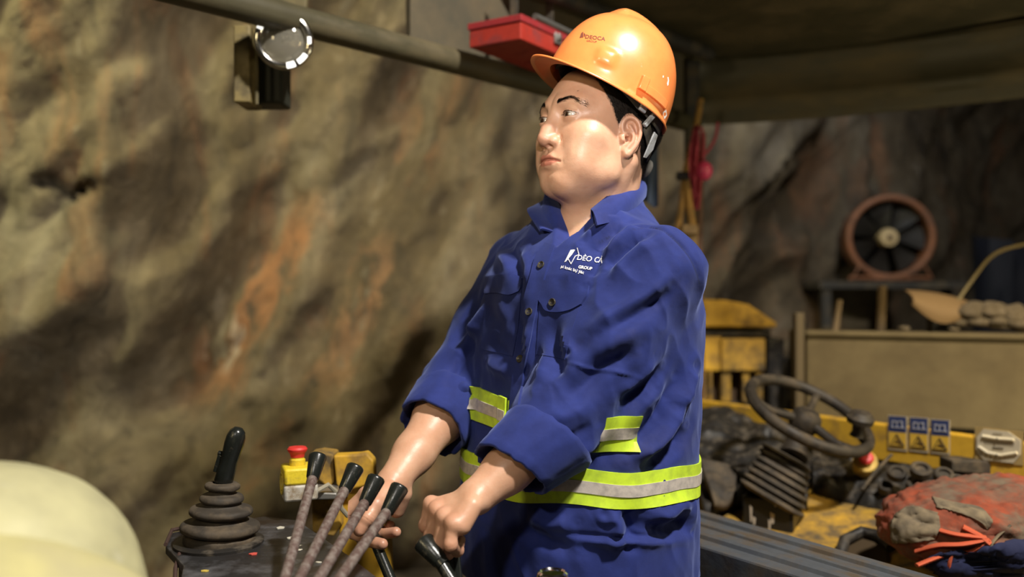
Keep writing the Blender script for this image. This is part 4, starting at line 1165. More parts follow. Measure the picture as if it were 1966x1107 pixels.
# ---- red box under the canopy
rb = thing('metal_box', V3(.02, 2.0, 1.883), 'red metal box with a silver latch slung under the canopy rail', 'box')
d1 = nrm(V3(-.85, .53, 0)); d2 = nrm(V3(.56, .83, 0)); C0 = V3(.02, 2.0, 1.883)
mb = MB(); mb.prism([C0, C0+d1*.142, C0+d1*.142+d2*.30, C0+d2*.30], V3(0, 0, .040)); mb.build('body', ctx_red, rb, smooth=False, bevel=.003)
mb = MB(); mb.prism([C0-d1*.003-d2*.003+V3(0, 0, .041), C0+d1*.145-d2*.003+V3(0, 0, .041), C0+d1*.145+d2*.303+V3(0, 0, .041), C0-d1*.003+d2*.303+V3(0, 0, .041)], V3(0, 0, .016)); mb.build('lid', dirty('red_lid', (.36, .03, .035, 1), (.2, .03, .03, 1), 20, .5, .7), rb, smooth=False, bevel=.002)
L0 = C0+d2*.155-d1*.004+V3(0, 0, .036); out_ = -d1
mb = MB(); mb.box(L0, (.030, .006, .026), [d2, out_, V3(0, 0, 1)]); mb.box(L0+out_*.005+V3(0, 0, .004), (.012, .006, .014), [d2, out_, V3(0, 0, 1)]); mb.build('latch', dull_metal, rb, bevel=.001)
mb = MB(); mb.tube([C0+d2*.06-d1*.0+V3(0, 0, .066), C0+d2*.32+V3(0, 0, .066)], .008, 10); mb.build('handle_bar', dull_metal, rb)
for s_ in (.08, .24): mb = MB(); mb.box(C0+d2*s_+d1*.07+V3(0, 0, .135), (.02, .004, .150), [d1, d2, V3(0, 0, 1)]); mb.build('hanger', steel_dark, rb)

# ---- pale rounded cover, near left
#BEGIN_COVER
def cover_sdf(Q, c, br):
    o_ = P(-55, 1170, .78)
    d = ell(Q, o_, (.142, .150, .128));     return smax(d, (o_[2]-.14)-Q[:, 2], .01)
def make_cover(): return mesh_sdf(cover_sdf, (-.70, .48, .80), (-.15, 1.0, 1.22), .004, 16)
def flap_sdf(Q, c, br): return smax(ell(Q, (-.47, .66, 1.01), (.24, .16, .125)), .90-Q[:, 2], .01)
#END_COVER
cV, cF = make_cover(); cV = cV+vnormals(cV, cF)*(.0012*fbm(cV*30, 3, 4))[:, None]
pale, nt, b = newmat('pale_dusty_shell'); f = noise_fac(nt, 9, 7, .6); c_ = mix(nt, ramp(nt, f, [(.35, 0.), (.65, 1.)]), (.52, .49, .27, 1), (.36, .34, .20, 1))
sc = ramp(nt, noise_fac(nt, 22, 8, .7, (.35, 1, 1.4)), [(.60, 0.), (.70, .5)]); c_ = mix(nt, sc, c_, (.52, .50, .36, 1)); nt.links.new(c_, b.inputs['Base Color']); setin(b, Roughness=.55)
cv = thing('seat_cover', (-.47, .78, 0), 'pale dusty rounded cover with a crease in the near left corner', 'cover')
mesh_obj('cover_shell', cV, cF, pale, cv)
pV, pF = mesh_sdf(flap_sdf, (-.74, .46, .86), (-.2, .86, 1.2), .006, 12)
mesh_obj('front_pad', pV, pF, dirty('pale_yellow_pad', (.58, .53, .24, 1), (.45, .41, .22, 1), 9, .4, .6, .6), cv)
mb = MB(); mb.lathe([(.09, 0), (.09, .02), (.035, .04), (.035, .86), (.08, .90)], (-.47, .78, 0), (0, 0, 1), 28); mb.build('pedestal', steel_dark, cv)

# ---- control console with joystick
con = thing('control_console', (-.25, 1.2, 0), 'black greasy control console plate carrying the joystick and levers', 'console')
ZP = .95
outl = [PZ(318, 1048, ZP), PZ(330, 1022, ZP), PZ(420, 1004, ZP), PZ(508, 990, ZP), PZ(572, 998, ZP), PZ(671, 1066, ZP), PZ(760, 1135, ZP), PZ(820, 1200, ZP), PZ(330, 1200, ZP), PZ(352, 1085, ZP)]
mb = MB(); mb.prism(outl, V3(0, 0, -.012)); top_m, nt, b = newmat('greasy_plate')
f = noise_fac(nt, 16, 8, .65); g2 = noise_fac(nt, 7, 5); cc = mix(nt, ramp(nt, f, [(.48, 0.), (.72, 1.)]), (.028, .027, .027, 1), (.15, .15, .16, 1)); cc = mix(nt, ramp(nt, g2, [(.35, .8), (.5, 0.)]), cc, (.022, .013, .008, 1))
sp_ = ramp(nt, noise_fac(nt, 60, 4), [(.70, 0.), (.74, .8)]); cc = mix(nt, sp_, cc, (.45, .42, .34, 1))
nt.links.new(cc, b.inputs['Base Color']); setin(b, Roughness=.42, Metallic=.2); bump(nt, b, f, .5, .003)
mb.build('top_plate', top_m, con, smooth=False, bevel=.002)
cx_ = np.mean(outl, axis=0)
mb = MB(); mb.prism([cx_+(p-cx_)*.86-V3(0, 0, .013) for p in outl], V3(0, 0, -.93)); mb.build('housing', steel_dark, con, smooth=False)
mb = MB(); mb.prism([V3(-.20, .98, .81), V3(.13, .98, .81), V3(.13, 1.16, .81), V3(-.20, 1.24, .81)], V3(0, 0, -.8)); mb.build('lower_housing', steel_dark, con, smooth=False, bevel=.004)
mb = MB(); mb.tube([PZ(318, 1050, ZP)+V3(0, 0, .004)]+[p+V3(0, 0, .004) for p in outl[1:3]], .003, 8); mb.tube([PZ(345, 1062, ZP), PZ(337, 1075, ZP)+V3(0, 0, -.01), PZ(335, 1090, ZP)+V3(0, 0, -.03)], .003, 8); mb.build('bent_edge', plain('brown_rust', (.05, .025, .018, 1), .8), con)
scr = plain('scrap_pale', (.55, .52, .42, 1), .8); scr2 = plain('scrap_red', (.55, .08, .06, 1), .7); scr3 = plain('scrap_yellow', (.6, .45, .08, 1), .7)
for (px, py, m_, s_, lab) in ((488, 1064, scr2, .006, 'small red paint flake on the black console plate'), (393, 1097, scr3, .005, 'small yellow paint flake at the front of the console plate'), (538, 1014, scr, .008, 'pale strip of scraped tape on the console behind the first lever'),
                        (560, 1034, scr, .009, 'pale shreds of tape on the console between the first two levers'), (574, 1056, scr, .005, 'pale chip on the console beside the second lever'), (612, 1080, scr, .003, 'tiny white chip on the console right of the second lever')):
    c_ = PZ(px, py, ZP)+V3(0, 0, .0005); pts_ = []
    kk = 7; 
    for k in range(kk):
        a = 2*math.pi*k/kk; pts_.append(c_+V3(math.cos(a)*s_*random.uniform(.6, 1.6), math.sin(a)*s_*random.uniform(.4, 1.1), 0))
    mb = MB(); mb.prism(pts_, V3(0, 0, .0012)); o = mb.build('paint_flake', m_, None, smooth=False); tag(o, lab, 'scrap', 'scraps on the console plate')

jc = PZ(421, 1043, ZP)
js = thing('joystick', jc, 'black joystick on stacked dusty rubber bellows at the left of the console', 'joystick')
ju = nrm(V3(.05, .02, 1))
def rp(lst): return [(r, h) for r, h in lst]
mb = MB(); mb.lathe([(.062, -.002), (.063, .004), (.058, .006), (.050, .006)], jc, (0, 0, 1), 48); mb.build('base_ring', black_rub, js)
bel = [(.050, .002), (.0500, .012), (.0455, .016), (.0530, .019), (.0555, .024), (.0525, .030), (.040, .034), (.0350, .038), (.0350, .040), (.0425, .043), (.0450, .047), (.0425, .052), (.030, .056), (.0265, .059), (.0300, .062), (.0310, .065), (.0285, .070), (.020, .073), (.019, .077), (.0235, .079), (.0250, .083), (.0235, .087), (.014, .089)]
pr = spline([(a, b_, 0) for a, b_ in bel], 90)[:, :2]
mb = MB(); V_ = []
x_, y_, _ = frame_from(ju, (0, 1, 0))
mb.lathe([tuple(p) for p in pr], jc, ju, 64, cap=False, up=(0, 1, 0)); 
mb.v = [tuple(np.array(v)+nrm(np.array(v)-jc)*.0012*float(vnoise(np.array([v])*70, 3)[0])) for v in mb.v]
mb.build('bellows', dusty_rub, js, sharp=180)
hp0 = jc+ju*.087; hp1 = P(455, 832, 1.285); hd = nrm(hp1-hp0)
mb = MB(); L_ = np.linalg.norm(hp1-hp0)
mb.lathe([(.010, -.004), (.0135, .004), (.0130, L_*.3), (.0120, L_*.45), (.0128, L_*.55), (.0140, L_*.8), (.0135, L_*.93), (.011, L_+.004), (.006, L_+.009), (.001, L_+.010)], hp0, hd, 28, up=(0, 1, 0)); mb.build('grip', black_gloss, js)
mb = MB(); mb.box(hp0+hd*.030-V3(.012, 0, 0), (.008, .012, .026), frame_from(hd)); mb.lathe([(.001, 0), (.004, 0), (.004, .006), (.001, .006)], hp0+hd*.045-V3(.013, 0, 0), (-1, 0, .2), 12); mb.build('trigger', black_gloss, js, bevel=.001)

# ---- hand levers
def lever(kt, kb, bot, label, rr=.0066, kr=.0125, rodm=rust, grp='hand levers with black tapered knobs', knobm=black_gloss, name='control_lever'):
    base = np.array(bot); t = thing(name, base, label, 'lever', grp)
    d = nrm(kt-kb); L_ = np.linalg.norm(kt-kb)
    mb = MB(); mb.tube([base, kb+d*.004], rr, 18); mb.lathe([(rr*1.15, -.007), (rr*1.15, .002)], kb, d, 18); mb.build('rod', rodm, t)
    mb = MB(); mb.lathe([(.001, 0), (kr*.66, 0), (kr*.72, .0015), (kr*.87, L_*.5), (kr*1.0, L_*.88), (kr*.98, L_*.94), (kr*.86, L_*.99), (kr*.5, L_*1.01), (.001, L_*1.015)], kb, d, 32, cap=False); mb.build('knob', knobm, t)
    return t
LV = [((611, 872, 1.24), (600, 918, 1.22), (548, 1107, 1.06), 'leftmost of the four rusty rod levers, in front of the yellow stop button box'),
      ((684, 894, 1.225), (661, 941, 1.205), (577, 1107, 1.045), 'second from the left of the four rusty rod levers, its knob over the yellow bracket'),
      ((724, 915, 1.205), (700, 966, 1.185), (615, 1107, 1.035), 'third from the left of the four rusty rod levers, in front of the right hand'),
      ((769, 932, 1.185), (742, 984, 1.165), (655, 1107, 1.025), 'rightmost of the four rusty rod levers, standing in front of the thumb')]
for kt, kb, bt, lab in LV:
    a = P(*kb); c_ = P(*bt); d = nrm(c_-a); e = a+d*((a[2]-ZP+.004)/-d[2])
    lever(P(*kt), a, e, lab)
lever(P(811, 1038, 1.165), P(846, 1078, 1.145), np.array([.035, 1.05, .805]), 'black lever with a round flat knob below the left hand', .0085, .0150, black_gloss, 'black levers held or near the hands')
lever(P(858, 1018, 1.208), P(873, 1052, 1.195), np.array([-.060, 1.165, .805]), 'black lever gripped in the left fist', .0080, .0140, black_gloss, 'black levers held or near the hands')
lever(P(694, 1005, 1.318), P(722, 1040, 1.315), np.array([-.115, 1.205, .805]), 'black lever gripped in the right hand behind the rusty levers', .0080, .0140, black_gloss, 'black levers held or near the hands')

# flask
fl = thing('metal_flask', (P(1061, 1107, 1.10)[0], 1.10, .81), 'silver flask cap just showing at the bottom edge in front of the man', 'flask')
fz = P(1061, 1096, 1.10)[2]
mb = MB(); mb.lathe([(.001, 0), (.030, 0), (.032, .004), (.032, fz-.81-.050), (.026, fz-.81-.032), (.019, fz-.81-.028)], (fl.location.x, 1.10, .81), (0, 0, 1), 32, cap=False); mb.build('bottle', dull_metal, fl)
mb = MB(); mb.lathe([(.020, fz-.81-.030), (.021, fz-.81-.010), (.019, fz-.81-.002), (.016, fz-.81), (.014, fz-.81-.002), (.001, fz-.81-.002)], (fl.location.x, 1.10, .81), (0, 0, 1), 32, cap=False); mb.build('cap', chrome, fl)

# ---- stop button box and yellow bracket
eb = thing('stop_button_box', P(560, 955, 1.42), 'small yellow and white box with a red mushroom stop button beside the levers', 'switch box')
ea = nrm(V3(.93, .36, 0)); eb_ = nrm(V3(-.36, .93, 0)); c_ = P(574, 925, 1.43)
mb = MB(); mb.box(c_+V3(0, 0, .014), (.052, .056, .027), [ea, eb_, V3(0, 0, 1)]); mb.build('cover', dirty('stop_yellow', (.78, .60, .03, 1), (.3, .2, .06, 1), 60, .55, .75), eb, bevel=.004)
mb = MB(); mb.box(c_-V3(0, 0, .012), (.053, .057, .026), [ea, eb_, V3(0, 0, 1)]); mb.build('base', dirty('stop_grey', (.52, .49, .42, 1), (.25, .19, .12, 1), 60, .45, .65), eb, bevel=.004)
lc = c_-ea*.0272
mb = MB(); 
for r_ in (.011, .017):
    mb.tube([lc+eb_*math.cos(t)*r_+V3(0, 0, math.sin(t)*r_) for t in np.linspace(0, 2*math.pi, 25)[:-1]], .0012, 6, close=True)
mb.build('conduit_boss', dirty('stop_yellow2', (.62, .48, .06, 1), (.3, .2, .06, 1), 60, .5, .7), eb)
bt_ = P(571, 893, 1.43)
mb = MB(); mb.lathe([(.0125, -.002), (.0125, .010), (.0105, .012), (.0105, .016)], bt_, (0, 0, 1), 24); mb.build('collar_ring', dirty('stop_yellow3', (.72, .52, .03, 1), (.3, .2, .06, 1), 60, .5, .7), eb)
mb = MB(); mb.lathe([(.0110, .014), (.0115, .018), (.0130, .021), (.0155, .024), (.0160, .027), (.0135, .0300), (.001, .0312)], bt_, (0, 0, 1), 28, cap=False); mb.build('red_button', plain('button_red', (.62, .035, .030, 1), .5), eb)
yb = thing('yellow_bracket', (-.40, 1.55, 0), 'scratched yellow steel bracket standing behind the levers', 'bracket')
def plate(px, Y, dY, mat, name, parent, bev=.003):
    mb = MB(); mb.prism([P(a, b_, Y) for a, b_ in px], V3(0, dY, 0)); return mb.build(name, mat, parent, smooth=False, bevel=bev)
plate([(592, 872), (612, 868), (640, 872), (641, 925), (632, 938), (604, 915)], 1.50, .05, yellow2, 'hinge_block', yb)
plate([(640, 874), (690, 872), (703, 869), (717, 884), (719, 925), (700, 933), (672, 940), (646, 932)], 1.49, .03, yellow, 'upper_plate', yb)
plate([(598, 958), (650, 958), (655, 1010), (640, 1030), (600, 1022)], 1.48, .03, yellow2, 'lower_plate', yb)
plate([(648, 932), (700, 934), (735, 960), (745, 1060), (748, 1130), (665, 1130), (652, 1040)], 1.51, .06, yellow, 'back_plate', yb)
plate([(588, 944), (645, 946), (652, 958), (590, 960)], 1.44, .06, dull_metal, 'mounting_tab', yb, .002)
mb = MB(); mb.tube([P(598, 948, 1.42), P(630, 930, 1.44), P(648, 945, 1.45), P(655, 975, 1.46), P(668, 990, 1.47)], .0040, 8); mb.build('cable', plain('pale_cable', (.30, .27, .2, 1), .7), yb)
mb = MB(); mb.lathe([(.001, 0), (.006, 0), (.006, .006), (.001, .006)], P(612, 975, 1.48), (0, -1, 0), 6); mb.lathe([(.001, 0), (.004, 0), (.004, .005), (.001, .005)], P(634, 882, 1.49), (0, -1, 0), 6); mb.lathe([(.001, 0), (.007, 0), (.007, .006), (.001, .006)], P(680, 1032, 1.51), (0, -1, 0), 6); mb.build('bolt_heads', dull_metal, yb)
mb = MB(); mb.box(V3(-.262, 1.57, .46), (.06, .05, .92)); mb.build('post', yellow2, yb, bevel=.004)
# ---- yellow machine side panel with its stickers
pnl = thing('cowling', (1.4, 2.3, .905), 'long yellow machine side panel with stickers and a level gauge', 'panel')
PA = V3(.38, 2.80, .905); PB = V3(1.62, 1.60, .905)
def onpan(px, py, lift=0.):       # point on the vertical panel face
    n = nrm(np.cross(PB-PA, V3(0, 0, 1))); n = n if n[1] < 0 else -n
    d = P(px, py, 1.)-V3(0, 0, CZ); t = np.dot(PA-V3(0, 0, CZ), n)/np.dot(d, n); return V3(0, 0, CZ)+d*t+n*lift
# fit the face through the pixel samples of its lower and upper edges
PA = P(1300, 820, 2.66); PA[2] = .905; PB = P(2060, 940, 1.80); PB[2] = .905
pn_ = nrm(np.cross(PB-PA, V3(0, 0, 1))); pn_ = pn_ if pn_[1] < 0 else -pn_
back = PA+nrm(PA-PB)*.25
mb = MB(); mb.prism([back, PB, PB+V3(0, 0, .088), back+V3(0, 0, .088)], -pn_*.03); mb.build('face_plate', yellow, pnl, smooth=False, bevel=.004)
def quadp(cs, mat, name, parent, lift, th=.0012):
    mb = MB(); mb.prism([onpan(a, b_, lift) for a, b_ in cs], -pn_*th); return mb.build(name, mat, parent, smooth=False)
st_grey = plain('sticker_edge', (.42, .36, .25, 1), .6); st_blue = plain('sticker_blue', (.030, .045, .13, 1), .55); st_yel = plain('sticker_yellow', (.68, .42, .05, 1), .55); st_blk = plain('sticker_black', (.05, .035, .02, 1), .6); st_wh = plain('sticker_white', (.38, .38, .42, 1), .6)
for k, (x0, y0) in enumerate(((1706, 796), (1747, 799), (1788, 803))):
    s = 36; dy = lambda x: (x-x0)*.085
    sk = quadp([(x0, y0), (x0+s+1, y0+3), (x0+s+1, y0+70), (x0, y0+66)], st_grey, 'safety_sticker', pnl, .003)
    quadp([(x0+2, y0+2), (x0+s-1, y0+4), (x0+s-1, y0+34), (x0+2, y0+31)], st_blue, 'blue_field', sk, .0042)
    quadp([(x0+2, y0+32), (x0+s-1, y0+35), (x0+s-1, y0+65), (x0+2, y0+62)], st_yel, 'yellow_field', sk, .0042)
    mb = MB()
    book = [(x0+9, y0+11), (x0+18, y0+13), (x0+28, y0+12), (x0+28, y0+23), (x0+32, y0+25), (x0+7, y0+23), (x0+9, y0+22)]
    for a, b_ in zip(book, book[1:]+book[:1]): mb.tube([onpan(*a, .0052), onpan(*b_, .0052)], .0011, 5)
    mb.tube([onpan(x0+18, y0+13, .0052), onpan(x0+18, y0+23, .0052)], .0011, 5); mb.build('book_symbol', st_wh, sk)
    mb = MB(); tri = [(x0+18, y0+37), (x0+32, y0+60), (x0+5, y0+58)]
    for a, b_ in zip(tri, tri[1:]+tri[:1]): mb.tube([onpan(*a, .0052), onpan(*b_, .0052)], .0012, 5)
    mb.tube([onpan(x0+13, y0+53, .0052), onpan(x0+18, y0+50, .0052), onpan(x0+25, y0+54, .0052)], .0012, 5); mb.tube([onpan(x0+18, y0+46, .0052), onpan(x0+18, y0+49, .0052)], .0012, 5); mb.build('warning_triangle', st_blk, sk)
# level gauge
gp = quadp([(1873, 818), (1966, 828), (1966, 893), (1873, 884)], plain('gauge_backing', (.34, .24, .09, 1), .7), 'gauge_backing', pnl, .003)
gg = thing('level_gauge', onpan(1918, 858), 'white octagonal slope gauge screwed to the yellow panel at the right', 'gauge')
quadp([(1890, 823), (1938, 828), (1962, 845), (1961, 872), (1948, 888), (1892, 881), (1877, 866), (1878, 838)], plain('gauge_white', (.50, .44, .32, 1), .5), 'dial_plate', gg, .006, .003)
tub = plain('gauge_tube', (.72, .64, .46, 1), .3)
mb = MB(); mb.tube([onpan(1890, 836, .008), onpan(1918, 841, .008), onpan(1950, 843, .008)], .0035, 10); mb.build('upper_tube', tub, gg)
mb = MB(); mb.tube([onpan(1882, 856, .008), onpan(1900, 868, .008), onpan(1925, 873, .008), onpan(1956, 868, .008)], .0035, 10); mb.build('lower_tube', tub, gg)
mb = MB()
for k in range(14): x = 1894+k*4.2; mb.tube([onpan(x, 844+k*.35, .0075), onpan(x, 850+k*.35, .0075)], .0006, 4)
for k in range(8): x = 1887+k*9; y = 868+9*math.sin(min(k/7, 1)*math.pi)*.9; mb.tube([onpan(x, y-3, .0075), onpan(x, y+3, .0075)], .0009, 4)
mb.lathe([(.001, 0), (.002, 0), (.002, .003), (.001, .003)], onpan(1919, 841, .010), pn_, 10); mb.lathe([(.001, 0), (.002, 0), (.002, .003), (.001, .003)], onpan(1918, 872, .010), pn_, 10)
mb.build('scale_marks', st_blk, gg)
mb = MB(); 
for k in range(6): mb.box(onpan(1910+k*3.6, 858+k*.3, .0075), (.0030, .0008, .0030)); 
for k in range(5): mb.box(onpan(1911+k*3.6, 831+k*.3, .0075), (.0028, .0008, .0014))
mb.build('gauge_lettering', st_blk, gg)

# ---- yellow deck below the panel
dk = thing('machine_deck', (1.1, 2.0, .6), 'dirty yellow sloping machine deck around the steering column', 'deck')
def slab(rows, mat, name, parent, down=.03, n=(30, 40), amp=0., seed=0, freq=14, oct=4, sharp=180, cav=None):
    R = np.array([spline([P(*q) for q in r], n[1]) for r in rows]); G = np.array([spline(R[:, j], n[0]) for j in range(n[1])]).transpose(1, 0, 2)
    if amp:
        h_ = fbm(G.reshape(-1, 3)*freq, oct, seed).reshape(G.shape[:2]); G = G+V3(0, -.35, 1)*(amp*h_)[:, :, None]
    mb = MB(); mb.grid(G, V3(0, 0, -down)); return mb.build(name, mat, parent, sharp=sharp)
slab([[(1290, 850, 2.58), (1500, 862, 2.36), (1700, 905, 2.14), (1990, 960, 1.86)], [(1290, 985, 2.02), (1500, 1000, 1.98), (1700, 1020, 1.90), (1990, 1060, 1.70)], [(1290, 1110, 1.72), (1500, 1120, 1.68), (1700, 1135, 1.60), (1990, 1160, 1.45)]], yellow2, 'deck_plate', dk, .03, amp=.006, freq=4, seed=3)
mb = MB(); mb.prism([V3(.62, 1.75, .02), V3(1.0, 1.45, .02), V3(1.30, 1.90, .02), V3(.75, 2.3, .02)], V3(0, 0, .60)); mb.build('support', yellow2, dk, smooth=False)
mb = MB(); mb.tube([P(1612, 1068, 1.80), P(1622, 1036, 1.83), P(1655, 1020, 1.85), P(1690, 1028, 1.82), P(1712, 1050, 1.78)], .012, 12); mb.build('rubber_edge', black_rub, dk)
slab([[(1616, 1056, 1.82), (1650, 1026, 1.86), (1706, 1046, 1.80)], [(1612, 1085, 1.76), (1655, 1090, 1.74), (1712, 1095, 1.72)]], plain('recess_shade', (.05, .03, .01, 1), .9), 'access_hole_shade', dk, .01, (6, 8))  # dark plate: shade inside the hole put into the colour
mt = thing('rubber_mat', P(1420, 870, 2.25), 'black grimy mat lying beside the steering column next to the man', 'mat')
slab([[(1295, 792, 2.52), (1345, 784, 2.52), (1410, 782, 2.50), (1475, 800, 2.44), (1560, 826, 2.36)], [(1320, 850, 2.32), (1360, 850, 2.32), (1410, 846, 2.32), (1470, 852, 2.30), (1560, 872, 2.24)], [(1338, 905, 2.16), (1365, 905, 2.16), (1400, 900, 2.16), (1450, 905, 2.14), (1550, 925, 2.10)], [(1352, 962, 2.02), (1372, 965, 2.02), (1392, 950, 2.04), (1436, 940, 2.06), (1550, 950, 2.04)]], black_rub, 'mat_sheet', mt, .05, (60, 60), .016, 5, 16)
slab([[(1345, 880, 2.10), (1385, 888, 2.10), (1415, 896, 2.10)], [(1358, 925, 2.05), (1388, 930, 2.05), (1412, 930, 2.05)], [(1372, 958, 2.0), (1390, 962, 2.0), (1408, 950, 2.02)]], dusty_rub, 'folded_corner', mt, .02, (20, 20), .006, 8, 30)
vb = thing('valve_bank', P(1720, 910, 2.1), 'black oily valve bank with round caps under the yellow panel', 'valve bank')
slab([[(1560, 850, 2.28), (1640, 868, 2.20), (1740, 885, 2.10), (1870, 900, 1.98)], [(1560, 888, 2.18), (1640, 905, 2.10), (1740, 920, 2.02), (1870, 935, 1.92)], [(1560, 925, 2.12), (1640, 945, 2.04), (1740, 962, 1.96), (1870, 985, 1.86)]], black_rub, 'block', vb, .08, (40, 70), .012, 9, 22)
for (px, py, r_) in ((1722, 908, .020), (1768, 902, .022), (1760, 930, .022), (1812, 912, .020), (1700, 935, .016), (1838, 925, .018)):
    y_ = 2.16-(px-1560)/310*.30
    mb = MB(); mb.lathe([(.001, -.01), (r_, -.01), (r_, .006), (r_*.8, .009), (r_*.62, .008), (r_*.55, .001), (.001, .001)], P(px, py, y_-.03), nrm(V3(-.1, -.5, .8)), 20, cap=False); mb.build('cap', dusty_rub, vb)
mb = MB(); mb.tube([P(1655, 940, 1.98), P(1680, 905, 2.02), P(1712, 872, 2.06)], .0035, 8); mb.build('thin_pipe', dusty_rub, vb)
plate([(1828, 884), (1900, 884), (1972, 900), (1990, 930), (1905, 912), (1828, 905)], 1.93, .06, dusty_rub, 'guard_strip', vb)
es = thing('stop_button', P(1662, 884, 2.06), 'red stop button on a yellow disc under the steering wheel spinner', 'stop button')
bn = nrm(V3(-.15, -.75, .6)); c_ = P(1661, 885, 2.06)
mb = MB(); mb.lathe([(.001, -.03), (.026, -.03), (.028, .002), (.024, .004), (.001, .004)], c_, bn, 32, cap=False); mb.build('yellow_disc', dirty('disc_yellow', (.55, .36, .05, 1), (.2, .14, .05, 1), 50, .4, .7), es)
mb = MB(); mb.lathe([(.010, .002), (.010, .012), (.016, .014), (.0165, .020), (.012, .024), (.001, .025)], c_, bn, 28, cap=False); mb.build('red_cap', plain('stop_red', (.50, .025, .030, 1), .5), es)

# ---- steering wheel
wc = P(1553, 794, 2.05); ray = nrm(wc-V3(0, 0, CZ)); rx_ = nrm(np.cross(ray, V3(0, 0, 1))); ry_ = np.cross(rx_, ray)
al = math.radians(26); maj = math.cos(al)*rx_-math.sin(al)*ry_; mnr = math.sin(al)*rx_+math.cos(al)*ry_
wn = nrm(.925*mnr-.38*ray); w2 = np.cross(wn, maj)
wheel_m = dirty('wheel_rubber', (.024, .018, .012, 1), (.085, .062, .036, 1), 26, .45, .72, .6)
sw = thing('steering_wheel', wc, 'dusty black steering wheel with a spinner knob on a ribbed column', 'steering wheel')
R_ = .142
mb = MB(); mb.tube([wc+maj*math.cos(t)*R_+w2*math.sin(t)*R_ for t in np.linspace(0, 2*math.pi, 65)[:-1]], .0135, 14, close=True); mb.build('rim', wheel_m, sw)
hub = wc-wn*.018
mb = MB()
for a in (-.5, 1.6, 3.7):
    e = maj*math.cos(a)+w2*math.sin(a); mb.tube([hub+e*.02, hub+e*.09+wn*.002, wc+e*R_], [.012, .009, .009], 10)
mb.build('spokes', wheel_m, sw)
mb = MB(); mb.lathe([(.001, .024), (.026, .022), (.034, .012), (.036, -.012), (.028, -.030), (.024, -.034)], hub, wn, 32, cap=False); mb.build('hub', wheel_m, sw)
ct = hub-wn*.03; cb = P(1522, 876, 2.03)
mb = MB(); mb.tube([ct, (ct+cb)/2, cb], [.026, .024, .034], 20); mb.build('column', wheel_m, sw)
kp = P(1650, 812, 1.955); kb_ = wc+maj*math.cos(.05)*R_*.95+w2*math.sin(.05)*R_
mb = MB(); mb.lathe([(.001, .030), (.020, .026), (.030, .014), (.028, .002), (.014, -.004), (.012, -.020), (.016, -.030)], kp, nrm(V3(.1, -.25, .95)), 28, cap=False); mb.tube([kp-V3(0, 0, .01), (kp+kb_)/2-V3(0, 0, .012), kb_], .011, 10); mb.build('spinner_knob', wheel_m, sw)
cl = thing('column_bellows', P(1482, 1010, 2.0), 'ribbed rubber bellows on a black box under the steering wheel', 'bellows')
def rsq(c_, ax, r, n=40, e=4.): 
    x, y, _ = frame_from(ax, (0, 1, 0)); o = []
    for k in range(n):
        a = 2*math.pi*k/n; q = (abs(math.cos(a))**e+abs(math.sin(a))**e)**(-1/e); o.append(c_+r*q*(math.cos(a)*x+math.sin(a)*y))
    return o
b0 = P(1480, 962, 2.0); b1 = P(1513, 872, 2.03); bd_ = nrm(b1-b0); Lb = np.linalg.norm(b1-b0); rows = []
prof = [(.060, 0)]
for k in range(6):
    h0 = Lb*(.02+k*.145); w_ = .076-.0030*k; prof += [(.064-.002*k, h0), (w_, h0+Lb*.045), (w_, h0+Lb*.075), (.064-.002*k, h0+Lb*.125)]
prof += [(.060, Lb*.93), (.052, Lb*.97), (.030, Lb*1.0), (.001, Lb*1.0)]
yaw = math.radians(-30); Rz = np.array(Matrix.Rotation(yaw, 3, 'Z'))
for r_, h in prof: rows.append([b0+bd_*h+Rz@(q-(b0+bd_*h)) for q in rsq(b0+bd_*h, bd_, r_)]+[b0+bd_*h+Rz@(rsq(b0+bd_*h, bd_, r_)[0]-(b0+bd_*h))])
mb = MB(); mb.grid(np.array(rows)); mb.build('ribs', dusty_rub, cl, sharp=50)
mb = MB(); c_ = P(1483, 1010, 2.0); mb.box(c_, (.112, .10, .150), [Rz@V3(1, 0, 0), Rz@V3(0, 1, 0), V3(0, 0, 1)]); mb.box(P(1483, 1150, 2.0), (.10, .09, .26), [Rz@V3(1, 0, 0), Rz@V3(0, 1, 0), V3(0, 0, 1)])
blk_paint = dirty('black_box_paint', (.008, .008, .008, 1), (.45, .40, .34, 1), 16, .66, .70, .3, stretch=(1, 1, .5)); mb.build('box', blk_paint, cl, bevel=.006)
fx_ = Rz@V3(0, -1, 0)
mb = MB()
for (dx, z0, z1, w_) in ((-.035, .055, .018, .006), (-.028, .03, .012, .008), (.012, .045, .020, .010), (.006, .028, -.030, .005), (.020, .070, .060, .012)):
    a = c_+Rz@V3(dx, 0, 0)+fx_*.0505; mb.prism([a+V3(0, 0, z0)-Rz@V3(w_/2, 0, 0), a+V3(0, 0, z0*.9)+Rz@V3(w_/2, 0, 0), a+V3(0, 0, z1)+Rz@V3(w_*.3, 0, 0), a+V3(0, 0, z1*.95)-Rz@V3(w_*.2, 0, 0)], fx_*.0008)
o = mb.build('paint_drips', plain('pale_drip', (.42, .36, .28, 1), .8), cl, smooth=False); o['kind'] = 'stuff'

